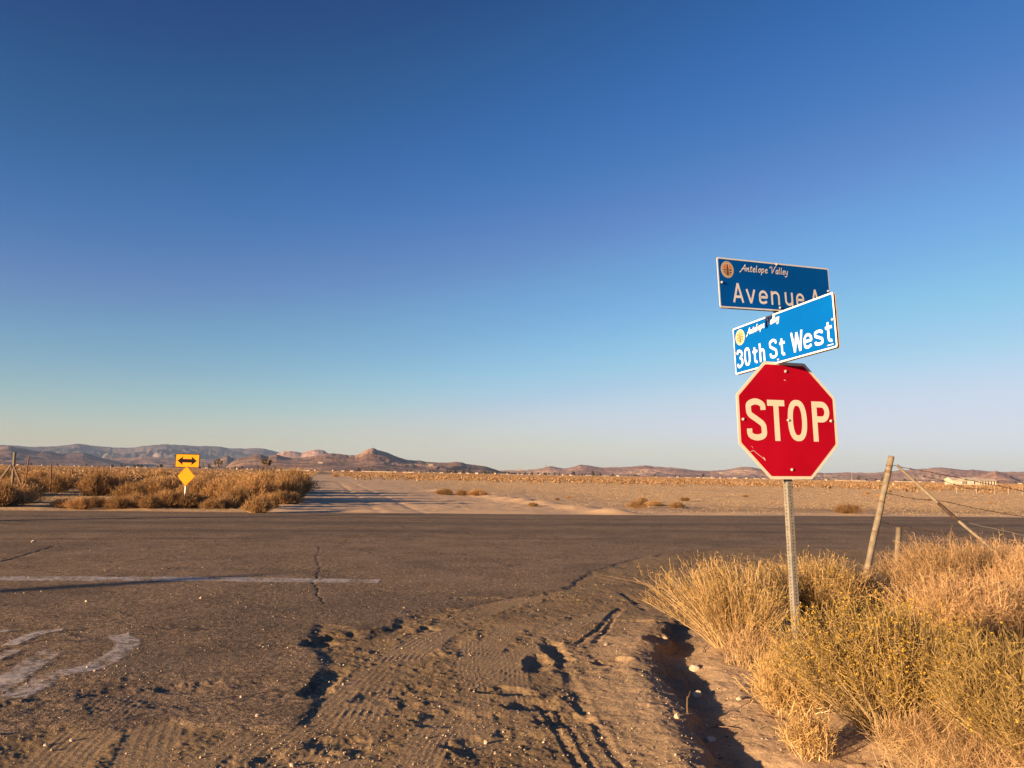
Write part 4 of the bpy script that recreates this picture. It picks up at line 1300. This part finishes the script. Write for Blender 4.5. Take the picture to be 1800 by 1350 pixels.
AV = np.array([2.05723628, 6.10354091, 3.09232901]); T3 = np.array([1.99488523, 5.87274688, 2.65344582]); CAMP = np.array([0, 0, CAM_H])
AVp = CAMP + (AV - CAMP) * 1.012
T3p = CAMP + (T3 - CAMP) * 1.040
a = street_sign('street_name_sign', AVp, .50152, -.06989, -.00479, 'upper blue street name sign reading Avenue A, darker in grazing light',
                [('A', -.474, .112, .147), ('v', -.338, .100, .108), ('e', -.203, .096, .108), ('n', -.072, .094, .108), ('u', .080, .090, .108), ('e', .206, .092, .108), ('A', .372, .112, .147)],
                1, (-.375, .135), .100, .01, [(.013, .178), (-.578, .0), (.016, -.165), (.585, .0)], bshift=.022, groups=(6, 1))
b_ = street_sign('street_name_sign', T3p, -1.27344581, -.04047785, .03576462, 'lower bright blue street name sign reading 30th St West',
                 [('3', -.574, .080, .147), ('0', -.470, .082, .147), ('t', -.353, .060, .128), ('h', -.266, .070, .147), ('S', -.134, .092, .147), ('t', -.008, .062, .130), ('W', .130, .132, .147), ('e', .270, .094, .108), ('s', .388, .090, .108), ('t', .506, .068, .140)],
                 1, (-.415, .010), .098, .07, [(-.034, .178), (-.034, -.165), (.587, .003), (-.590, -.02)])
a.scale = (1.012,) * 3; b_.scale = (1.040,) * 3
mb = MB()
mb.box((.515, -.0016, -.166), (.575, -.0012, -.160)); mb.build('maker_sticker', MAT['white'], b_)

# ------------------------------------------------------------------ the yellow two-way arrow sign
Ys = 34.0
p0 = at(323.0, 872, Ys); p0[2] = height(p0[0], Ys) - .1
ptop = at(329.5, 800, Ys)
pb = empty('sign_post', p0, 0, label='thin pale post holding the yellow arrow sign and yellow diamond', cat='post')
dv = ptop - p0
mb = MB(); mb.tube([(0, 0.12, 0), (dv[0], .12, dv[2] - .05)], .045, 4); mb.build('post_shaft', MAT['white'], pb)
c = at(329.5, 810, Ys)
ar = posed('arrow_sign', tuple(c), -.28, .008, 0, label='yellow rectangular sign with a black two way arrow, topmost on the far post', cat='sign')
ngon_prism([(-.60, -.29), (.60, -.29), (.60, .29), (-.60, .29)], 0, .01).build('border', MAT['black'], ar)
ngon_prism([(-.572, -.262), (.572, -.262), (.572, .262), (-.572, .262)], -.004, .002).build('yellow_panel', MAT['yellow'], ar)
P2 = [(-.50, 0), (-.22, -.185), (-.24, -.075), (.22, -.075), (.20, -.185), (.48, 0), (.20, .185), (.22, .075), (-.24, .075), (-.22, .185)]
mb = MB(); y_ = -.006
mb.add([(x_, y_, z_) for x_, z_ in P2], [(0, 1, 2, 8, 9), (2, 3, 7, 8), (3, 4, 5, 6, 7)]); mb.build('arrow', MAT['black'], ar)
c = at(327, 837, Ys - .02)
dm = posed('diamond_sign', tuple(c), -.28, .02, 0, label='plain yellow diamond marker below the two way arrow sign', cat='sign')
ngon_prism([(0, -.42), (.42, 0), (0, .42), (-.42, 0)], 0, .008).build('diamond_plate', MAT['yellow'], dm)

# ------------------------------------------------------------------ fence on the right: leaning post, brace, stub and barbed wire
YF = 10.9
pA = at(1567, 802, YF); pB = at(1519, 1024, YF - .15)
gz = height(pB[0], pB[1])
dirv = (pB - pA) / np.linalg.norm(pB - pA)
pB = pA + dirv * ((pA[2] - gz + .15) / -dirv[2])
fp = empty('fence_post', pB, 0, label='grey weathered fence post leaning right beside the stop sign, wires tied round it', cat='fence post')
v = pA - pB
mb = MB()
k = 14; rr_ = random.Random(4)
mb.tube([v * i / k + np.array([rr_.uniform(-.003, .003), rr_.uniform(-.003, .003), 0]) for i in range(k + 1)], [.040 + rr_.uniform(-.002, .002) for _ in range(k + 1)], 12)
mb.build('post_shaft', MAT['wood'], fp, True)


def coil(c, axis, r, turns, pitch, n=14):
    axis = axis / np.linalg.norm(axis); a_ = np.cross(axis, [0, 1., 0]); a_ /= np.linalg.norm(a_); b2 = np.cross(axis, a_)
    return [c + r * (math.cos(2 * math.pi * i / n) * a_ + math.sin(2 * math.pi * i / n) * b2) + axis * pitch * i / n for i in range(int(turns * n) + 1)]


ti = MB()
for frac, tn in ((.93, 2), (.89, 3), (.70, 2), (.51, 2), (.27, 2)):
    ti.tube(coil(v * frac, v, .043, tn, .012), .0035, 4)
ti.build('tie_wire', MAT['rust'], fp)
bA = at(1577, 818, YF - .03); bB = at(1782, 996, YF - 1.2)
br = empty('brace_pole', bB, 0, label='thin diagonal brace pole running down right from the top of the leaning post', cat='pole')
v2 = bA - bB
mb = MB(); mb.tube([v2 * i / 10 + np.array([0, 0, -.03 * math.sin(math.pi * i / 10)]) for i in range(11)], [.018 + .0015 * math.sin(i * 2) for i in range(11)], 9); mb.build('pole_shaft', MAT['wood'], br, True)
mb = MB(); mb.tube([v2 * t_ + np.array([0, 0, -.03 * math.sin(math.pi * t_)]) for t_ in (.44, .49, .56, .62)], [.0205, .024, .024, .0205], 9); mb.build('dark_sleeve', MAT['wire'], br, True)
sA = at(1580, 927, 11.6); sB = at(1570, 975, 11.6); sB[2] = height(sB[0], sB[1]) - .1
sp = empty('stub_post', sB, 0, label='short cut off grey stub post just right of the leaning fence post', cat='fence post')
mb = MB(); vs = sA - sB; mb.tube([(0, 0, 0), vs * .5, vs], [.040, .038, .038], 10); mb.build('post_shaft', MAT['wood'], sp, True)


def barbed(pts3, label, seed, barbs=True, mat='wire', name='barbed_wire'):
    r_ = random.Random(seed)
    pts3 = [np.array(p, float) for p in pts3]
    seg = [np.linalg.norm(b - a_) for a_, b in zip(pts3[:-1], pts3[1:])]
    s = np.concatenate([[0], np.cumsum(seg)]); n = int(s[-1] / .05)
    t = np.linspace(0, s[-1], n)
    P = np.stack([np.interp(t, s, [p[i] for p in pts3]) for i in range(3)], 1)
    P[:, 2] += .006 * np.sin(t * 5 + seed) + np.array([r_.uniform(-.003, .003) for _ in range(n)])
    root = empty(name, P[0], 0, label=label, cat='wire')
    mb = MB(); mb.tube([p - P[0] for p in P], .0042, 4); mb.build('wire_strand', MAT[mat], root)
    if barbs:
        bm_ = MB()
        for i in range(2, n, 3):
            c = P[i] - P[0]
            for _ in range(2):
                d = np.array([r_.uniform(-.4, .4), r_.uniform(-1, 1), r_.uniform(-1, 1)]); d *= .018 / np.linalg.norm(d)
                bm_.tube([c - d, c + d], .0022, 3)
            bm_.tube([c - [.006, 0, 0], c + [.010, 0, 0]], .0075, 4)
        bm_.build('barbs', MAT[mat], root)
    return root


w1 = [at(x_, y_, YF) for x_, y_ in ((1568, 818), (1590, 823), (1625, 828), (1665, 835), (1730, 850), (1800, 863), (1960, 895))]
barbed(w1, 'topmost barbed wire running right from the head of the leaning post', 1)
w2 = [at(x_, y_, YF + .3) for x_, y_ in ((1622, 838), (1650, 843), (1675, 850), (1700, 858), (1740, 861))]
barbed(w2, 'short loose end of barbed wire hanging just under the topmost strand', 2)
w3 = [at(x_, y_, YF) for x_, y_ in ((1553, 866), (1565, 868), (1612, 877), (1650, 880), (1700, 891), (1800, 908), (1960, 934))]
barbed(w3, 'second barbed wire from the top, crossing the diagonal brace at its middle', 3)
w4 = [at(x_, y_, YF) for x_, y_ in ((1548, 916), (1580, 924), (1640, 935), (1700, 945), (1740, 951), (1800, 960), (1960, 985))]
barbed(w4, 'lowest visible barbed wire passing over the stub post', 4)
w5 = [at(x_, y_, YF + 1.5) for x_, y_ in ((1690, 915), (1725, 925), (1800, 941), (1960, 975))]
barbed(w5, 'thin pale smooth wire low at the right edge', 5, False, 'galv', 'fence_wire')

# ------------------------------------------------------------------ fence on the left, in the scrub
FL = [(26, 795, 41, .075, 0, 'pale weathered corner post of the left fence with two slanting braces', 'wood'),
      (51, 801, 58, .05, 3, 'thin dark fence post just right of the pale corner post, standing above the horizon', 'rust'),
      (90, 816, 47, .05, -2, 'rusty fence post second right of the corner post, standing in the scrub', 'rust'),
      (127, 825, 66, .045, 0, 'short dark fence post half sunk in the scrub left of the tall one', 'rust'),
      (172, 818, 62, .045, 2, 'upright rusty fence post midway between corner post and arrow sign', 'rust'),
      (224, 821, 52, .045, 9, 'rusty fence post tilting right before the dark hollow', 'rust'),
      (279, 828, 50, .045, 28, 'strongly tilted fence post left of the arrow sign', 'darkwood'),
      (447, 823, 90, .05, 0, 'small dark post in front of the joshua trees', 'rust')]
tops = []
for k, (px, py, Y, wd, tilt, lab, mt) in enumerate(FL):
    t_ = at(px, py, Y); zb = height(t_[0], Y); hgt = t_[2] - zb + .1
    bx_ = t_[0] - math.tan(R(tilt)) * hgt
    o = empty('fence_post', (bx_, Y, zb - .1), 0, label=lab, cat='fence post')
    mb = MB(); mb.tube([(0, 0, 0), ((t_[0] - bx_) * .5 + .01, 0, hgt * .5), (t_[0] - bx_, 0, hgt)], [wd, wd * .95, wd * .9], 7); mb.build('post_shaft', MAT[mt], o)
    if k == 0:
        for sx, mt2 in ((-1.15, 'wood'), (1.05, 'darkwood')):
            b2 = MB(); b2.tube([(t_[0] - bx_ + .05 * sx, -.1, hgt * .72), (sx * .9, -.3, .1)], .05, 7); b2.build('brace', MAT[mt2], o)
    tops.append(np.array([t_[0], Y, zb + hgt * .8]))
for k, (i, j, dz, lab) in enumerate([(0, 2, -.1, 'upper strand of the left fence between the corner post and the rusty post'), (0, 2, -.5, 'lower strand of the left fence between the corner post and the rusty post'),
                                     (4, 5, -.1, 'sagging strand of the left fence towards the tilted posts')]):
    root = empty('fence_wire', tops[i], 0, label=lab, cat='wire')
    mb = MB(); dvec = tops[j] - tops[i]
    mb.tube([dvec * t_ + np.array([0, 0, dz - .12 * math.sin(math.pi * t_)]) for t_ in np.linspace(0, 1, 12)], .006, 4); mb.build('wire_strand', MAT['rust'], root)

# ------------------------------------------------------------------ joshua trees
def joshua(x, y, H, seed, label=None, group=None, branches=5):
    r_ = random.Random(seed); rg_ = np.random.default_rng(seed)
    root = empty('joshua_tree', (x, y, height(x, y)), 0, label=label, cat='tree', group=group)
    tr = MB(); heads = []
    top = np.array([r_.uniform(-.15, .15), r_.uniform(-.15, .15), H * .5])
    tr.tube([(0, 0, -.2), top * .5, top], [.17 * H / 4, .14 * H / 4, .12 * H / 4], 7)
    if branches == 0:
        tr.tube([top, top + [0, 0, H * .3]], [.1, .08], 6); heads.append(top + [0, 0, H * .3])
        heads.append(top + [0, 0, H * .1])
    for b in range(branches):
        a_ = 2 * math.pi * b / branches + r_.uniform(-.4, .4); l = H * r_.uniform(.16, .3)
        m1 = top + np.array([math.cos(a_) * l * .8, math.sin(a_) * l * .8, l * .5]); e = m1 + np.array([math.cos(a_) * l * .2, math.sin(a_) * l * .2, H * .5 - l * .5 - r_.uniform(0, .15) * H])
        tr.tube([top, m1, e], [.10 * H / 4, .085 * H / 4, .07 * H / 4], 6); heads += [e, (m1 + e) / 2]
    tr.build('trunk', MAT['bark'], root, True)
    k = 70; P = []; sz = .42 * H / 4
    for h in heads:
        d = rg_.normal(size=(k, 3)); d /= np.linalg.norm(d, axis=1, keepdims=True)
        P.append(np.stack([np.repeat(h[None], k, 0) + d * .05, h + d * sz * rg_.uniform(.7, 1.1, (k, 1))], 1))
    P = np.vstack(P); V, F = ribbons(P, np.tile([[.045 * H / 4, .012]], (len(P), 1)), rg_)
    link('leaf_rosettes', np_mesh('leaf_rosettes', V, F, rg_.random(len(F))), MAT['joshua'], root)


for k, (px, pyt, Y, br_, lab) in enumerate([(468, 807, 170, 6, 'tallest joshua tree, round crowned, at the end of the left scrub'), (384, 808, 190, 5, 'lone branching joshua tree right of the arrow sign')]):
    t_ = at(px, pyt, Y); joshua(t_[0], Y, t_[2] - height(t_[0], Y), 70 + k, lab, None, br_)
for k, (px, pyt, Y, br_) in enumerate([(455, 818, 165, 0), (461, 820, 160, 2), (477, 819, 160, 0), (480, 822, 150, 0), (490, 819, 155, 2), (495, 818, 158, 0), (501, 822, 160, 0), (362, 815, 190, 2), (374, 821, 170, 0), (400, 822, 175, 2), (446, 821, 180, 0), (414, 821, 210, 0),
                                         (484, 821, 165, 0), (508, 826, 150, 2)]):
    t_ = at(px, pyt, Y); joshua(t_[0], Y, max(1.6, t_[2] - height(t_[0], Y)), 90 + k, 'low stubby joshua tree in the row at the far end of the left scrub', 'row of low joshua trees', br_)

# ------------------------------------------------------------------ the far settlement
M_WALL = noise_mat('pale_house_wall', (.28, .22, .17), (.42, .35, .28), .3, .8)
M_WALL2 = noise_mat('tan_house_wall', (.34, .25, .18), (.46, .34, .25), .3, .8)
M_ROOF = noise_mat('grey_roof', (.26, .20, .17), (.36, .29, .25), .5, .9)
M_WIN = noise_mat('dark_window', (.02, .02, .025), (.05, .05, .06), 1, .3)


def house_parts(L, W, H, rf, wallm, overhang=.3):
    wm = MB(); wm.box((-L / 2, -W / 2, -.5), (L / 2, W / 2, H))
    wm.add([(-L / 2, -W / 2, H), (-L / 2, W / 2, H), (-L / 2, 0, H + rf)], [(0, 2, 1)]); wm.add([(L / 2, -W / 2, H), (L / 2, W / 2, H), (L / 2, 0, H + rf)], [(0, 1, 2)])
    rm = MB(); l = L / 2 + overhang; w_ = W / 2 + overhang; dz = rf * overhang / (W / 2)
    V = [(-l, -w_, H - dz), (l, -w_, H - dz), (l, 0, H + rf), (-l, 0, H + rf), (-l, w_, H - dz), (l, w_, H - dz)]
    V2 = [(x_, y_, z_ + .18) for x_, y_, z_ in V]
    rm.add([(x_, y_, z_ + .01) for x_, y_, z_ in V] + V2, [(0, 3, 2, 1), (3, 4, 5, 2), (6, 7, 8, 9), (9, 8, 11, 10), (0, 1, 7, 6), (4, 10, 11, 5), (0, 6, 9, 3), (3, 9, 10, 4), (1, 2, 8, 7), (2, 5, 11, 8)])
    return wm, rm


hp = []
for k, (L, W, H, rf, mt) in enumerate([(14, 8, 3, 1.4, M_WALL), (20, 8, 3, 1.2, M_WALL), (12, 9, 3.4, 1.8, M_WALL2), (26, 7, 2.8, .8, M_WALL)]):
    wm, rm = house_parts(L, W, H, rf, mt)
    a_ = wm.mesh('wall'); a_.materials.append(mt); c_ = rm.mesh('roof'); c_.materials.append(M_ROOF if k != 3 else M_WALL)
    wi = MB()
    for q_ in range(3):
        x_ = (-.3 + .3 * q_) * L; wi.box((x_ - .7, -W / 2 - .05, 1.0), (x_ + .7, -W / 2 + .02, 2.2))
    d_ = wi.mesh('windows'); d_.materials.append(M_WIN)
    hp.append((a_, c_, d_))
rh = random.Random(3)
spots = []
for px in [12, 40, 85, 118, 140, 148, 175, 205, 232, 250, 262, 285, 370, 392, 410, 425, 433, 441, 449]: spots.append((px, rh.uniform(1900, 2800)))
for px in [500, 515, 530, 545, 560, 590, 605, 622, 640, 655, 668, 680, 700, 716, 728, 740, 752, 765, 782, 795, 812, 828, 842, 858, 872, 886, 898, 912, 925, 938, 952, 966, 990, 1010, 1040, 1068, 1090, 1120, 1150, 1180, 1192, 1210, 1228, 1240, 1252, 1268, 1282, 1295, 1312, 1330, 1345, 1372, 1395, 1450, 1480, 1495, 1520, 1545, 1590, 1615, 1640, 1770, 1790]:
    spots.append((px + rh.uniform(-3, 3), rh.uniform(1700, 2800)))
for px, Y in spots:
    x_ = (px - 900) / FPX * Y
    a_, c_, d_ = hp[rh.choice([0, 0, 1, 1, 2, 2, 3])]
    root = empty('house', (x_, Y, 0), rh.uniform(-1.2, 1.2), label='tiny pale low house in the settlement along the foot of the hills', cat='house', group='far houses along the foot of the hills')
    link('wall', a_, None, root); link('roof', c_, None, root)
    root.scale = (rh.uniform(.35, .75), .7, rh.uniform(.5, .85))
# long white roofs / walls that show as bright dashes
for px0, px1, py, Y, lab in [(489, 546, 825.5, 1250, 'long white fence or wall left of the centre, in front of the brown hill'), (640, 690, 828, 1250, 'long white low building below the brown peak'), (708, 728, 829, 1250, 'short white low building right of the long one'),
                             (1236, 1255, 840, 1200, 'white low building just left of the stop sign'), (1470, 1520, 846, 1000, 'thin white roof line behind the fence post, right of the stop sign'), (1575, 1612, 847, 1000, 'white roof line between the leaning post and the ranch house')]:
    a_ = at(px0, py, Y); b2 = at(px1, py, Y)
    o = empty('long_building', ((a_[0] + b2[0]) / 2, Y, 0), 0, label=lab, cat='building')
    wm, rm = house_parts(b2[0] - a_[0], 8, 1.5, .4, M_WALL)
    wm.build('wall', M_WALL, o); rm.build('roof', M_WALL, o)
# houses up on the slopes
for px, py, Y, lab in [(563, 813.5, 3600, 'white house alone on the slope of the brown hill'), (757, 817.5, 3900, 'white house high on the right shoulder of the brown hill'), (1268, 831.5, 4800, 'white building on the lower slope left of the stop sign'), (912, 826, 4000, 'pale building on the low ridge right of the brown hill')]:
    c = at(px, py, Y); o = empty('hillside_house', (c[0], Y, c[2] - 3), .2, label=lab, cat='house')
    wm, rm = house_parts(20, 10, 6, 2, M_WALL); wm.build('wall', M_WALL, o); rm.build('roof', M_WALL, o)
# trees of the settlement
tp = []
for k in range(4):
    rg_ = np.random.default_rng(600 + k); n_ = 260
    d = rg_.normal(size=(n_, 3)); d /= np.linalg.norm(d, axis=1, keepdims=True)
    c = d * (rg_.random((n_, 1)) ** .4) * np.array([2.2, 2.2, 2.4]) + [0, 0, 3.6] + .6 * np.sin(d * 5 + k)
    A = rg_.normal(size=(n_, 3)); A /= np.linalg.norm(A, axis=1, keepdims=True); B = np.cross(A, rg_.normal(size=(n_, 3))); B /= np.linalg.norm(B, axis=1, keepdims=True)
    V = np.stack([c - A * .5, c - B * .5, c + A * .5, c + B * .5], 1).reshape(-1, 3)
    me = np_mesh('crown', V, np.arange(n_ * 4).reshape(-1, 4), rg_.random(n_)); me.materials.append(MAT['tree'])
    tm = MB(); tm.tube([(0, 0, -.5), (0, 0, 2), (.2, 0, 4)], [.25, .2, .1], 6); t2 = tm.mesh('trunk'); t2.materials.append(MAT['bark'])
    tp.append((me, t2))
for k in range(150):
    px = rh.choice([rh.uniform(0, 450), rh.uniform(560, 1250), rh.uniform(720, 900), rh.uniform(860, 1200), rh.uniform(1350, 1800)])
    Y = rh.uniform(1200, 2300); x_ = (px - 900) / FPX * Y
    root = empty('tree', (x_, Y, 0), rh.uniform(0, 6), label='small dark tree among the far houses at the foot of the hills', cat='tree', group='trees among the far houses')
    s = rh.uniform(.6, 1.2); root.scale = (s, s, s * rh.uniform(.8, 1.3))
    a_, c_ = tp[rh.randrange(4)]; link('crown', a_, None, root); link('trunk', c_, None, root)
# ranch house at the right
Yh = 430
a_ = at(1675, 853, Yh); b2 = at(1753, 853, Yh)
zb = 0.0
W_ = b2[0] - a_[0]
rh_o = empty('ranch_house', (a_[0], Yh, zb), 0, label='long cream single storey house with a low gabled roof behind the barbed wire', cat='house')
M_CREAM = noise_mat('cream_siding', (.36, .32, .26), (.44, .40, .33), .4, .8)
wm = MB(); wm.box((0, 0, -.3), (W_ * .62, 8, 2.7)); wm.box((W_ * .62 + .01, 1.2, -.3), (W_, 7, 2.5)); wm.build('wall', M_CREAM, rh_o)
rm = MB()
def gable(rm, x0, x1, y0, y1, z0, r_):
    ym = (y0 + y1) / 2
    rm.add([(x0, y0, z0), (x1, y0, z0), (x1, ym, z0 + r_), (x0, ym, z0 + r_), (x0, y1, z0), (x1, y1, z0)], [(0, 1, 2, 3), (3, 2, 5, 4), (0, 3, 4), (1, 5, 2), (0, 4, 5, 1)])
gable(rm, -.5, W_ * .62 + .3, -.5, 8.5, 2.72, 1.5); gable(rm, W_ * .62 + .31, W_ + .5, -.2, 7.5, 2.52, 1.3)
rm.build('roof', noise_mat('cream_roof', (.40, .34, .27), (.48, .41, .33), .5, .9), rh_o)
pm = MB()
for q_ in range(6): pm.box((W_ * .64 + q_ * W_ * .065, -.1, -.3), (W_ * .64 + q_ * W_ * .065 + .25, .15, 2.5))
pm.build('porch_columns', M_CREAM, rh_o)
for x_ in (.22, .26, .30, .48): 
    wi = MB(); wi.box((W_ * x_, -.06, .7), (W_ * x_ + .55, .02, 2.2)); wi.build('window', M_WIN, rh_o)
gm_ = MB(); gm_.add([(W_ * .08, -.6, 2.7), (W_ * .34, -.6, 2.7), (W_ * .21, -.6, 4.0), (W_ * .08, .5, 2.7), (W_ * .34, .5, 2.7), (W_ * .21, 3.5, 4.0)], [(0, 1, 2), (0, 2, 5, 3), (1, 4, 5, 2)]); gm_.build('front_gable', M_CREAM, rh_o)
c = at(1788, 852, 620)
o = empty('shed', (c[0], 520, 0), 0, label='low pale shed with yellowish roof right of the cream house', cat='shed')
wm, rm = house_parts(10, 6, 1.8, .7, M_WALL); wm.build('wall', M_WALL, o); rm.build('roof', M_WALL, o)
for k, px in enumerate([1681, 1716, 1748, 1772, 1797]):
    t_ = at(px, 855 + k * .4, 112)
    o = empty('yard_post', (t_[0], 112, height(t_[0], 112) - .1), 0, label='thin white post in the sparse row on the plain before the cream house', cat='fence post', group='white posts before the cream house')
    mb = MB(); mb.tube([(0, 0, 0), (.02, 0, .6), (0, 0, t_[2] - height(t_[0], 112) + .1)], [.024, .023, .022], 6); mb.build('post_shaft', M_CREAM, o)
t_ = at(1570, 846.5, 240)
o = empty('marker_post', (t_[0], 240, height(t_[0], 240)), 0, label='small squat yellow white marker beside the leaning fence post', cat='marker')
mb = MB(); mb.tube([(0, 0, -.1), (0, 0, .7)], .18, 8); mb.tube([(0, 0, .7), (0, 0, 1.0)], [.26, .22], 8); mb.build('marker_body', M_CREAM, o)
# far utility poles and a mast
for px, pyt, Y, lab in [(1450, 832, 900, 'thin white mast rising right behind the stop sign post'), (1497, 829, 900, 'thin white mast between stop sign and leaning fence post')]:
    t_ = at(px, pyt, Y); o = empty('mast', (t_[0], Y, 0), 0, label=lab, cat='mast')
    mb = MB(); mb.tube([(0, 0, 0), (0, 0, t_[2] * .5), (0, 0, t_[2])], [.22, .18, .12], 6); mb.build('mast_shaft', M_WALL, o)
t_ = at(960, 813.5, 6400); zb = at(960, 822, 6400)[2]
o = empty('radio_tower', (t_[0], 6400, zb), 0, label='thin dark radio tower on top of the low hill at the centre', cat='tower')
mb = MB(); mb.tube([(0, 0, 0), (0, 0, (t_[2] - zb) * .5), (0, 0, t_[2] - zb)], [2.2, 1.8, 1.2], 5); mb.build('lattice_mast', MAT['darkwood'], o)

# ------------------------------------------------------------------ poles off to the left whose long shadows cross the roads
sdir = np.array([S_DIR[0], S_DIR[1]]) / math.hypot(S_DIR[0], S_DIR[1])
for tip, hgt, rad, lab in ((np.array([-3.8, 12.2]), 6.2, .20, 'nearer wooden utility pole far left of the junction, out of frame'), (np.array([-2.0, 31.2]), 6.6, .22, 'farther wooden utility pole left of the junction beside the avenue, out of frame')):
    b2 = tip + sdir * hgt / math.tan(R(SUN_EL))
    o = empty('utility_pole', (b2[0], b2[1], 0), 0, label=lab, cat='utility pole')
    mb = MB(); mb.tube([(0, 0, -.5), (0, 0, hgt * .5), (0, 0, hgt)], [rad, rad * .9, rad * .8], 10); mb.build('pole_shaft', MAT['darkwood'], o)
    mb = MB(); mb.tube([(0, 0, hgt - .1), (0, 0, hgt + .12)], [.05, .04], 8); mb.build('insulator', MAT['alu'], o)

# ------------------------------------------------------------------ the air
HAZE = 2.7e-5
if HAZE:
    hm = MB(); hm.box((-34500, -34500, -4.5), (34500, 34500, 640)); ho = hm.build('haze', None)
    mt = bpy.data.materials.new('haze_air'); mt.use_nodes = True; nt = mt.node_tree
    nt.nodes.remove(nt.nodes['Principled BSDF'])
    pv = nt.nodes.new('ShaderNodeVolumePrincipled'); pv.inputs['Density'].default_value = HAZE; pv.inputs['Color'].default_value = (.36, .52, .85, 1); pv.inputs['Anisotropy'].default_value = 0.0
    nt.links.new(pv.outputs[0], nt.nodes['Material Output'].inputs['Volume'])
    ho.data.materials.append(mt)
    tag(ho, kind='stuff', label='thin blue haze in the air over the plain and hills', cat='haze')
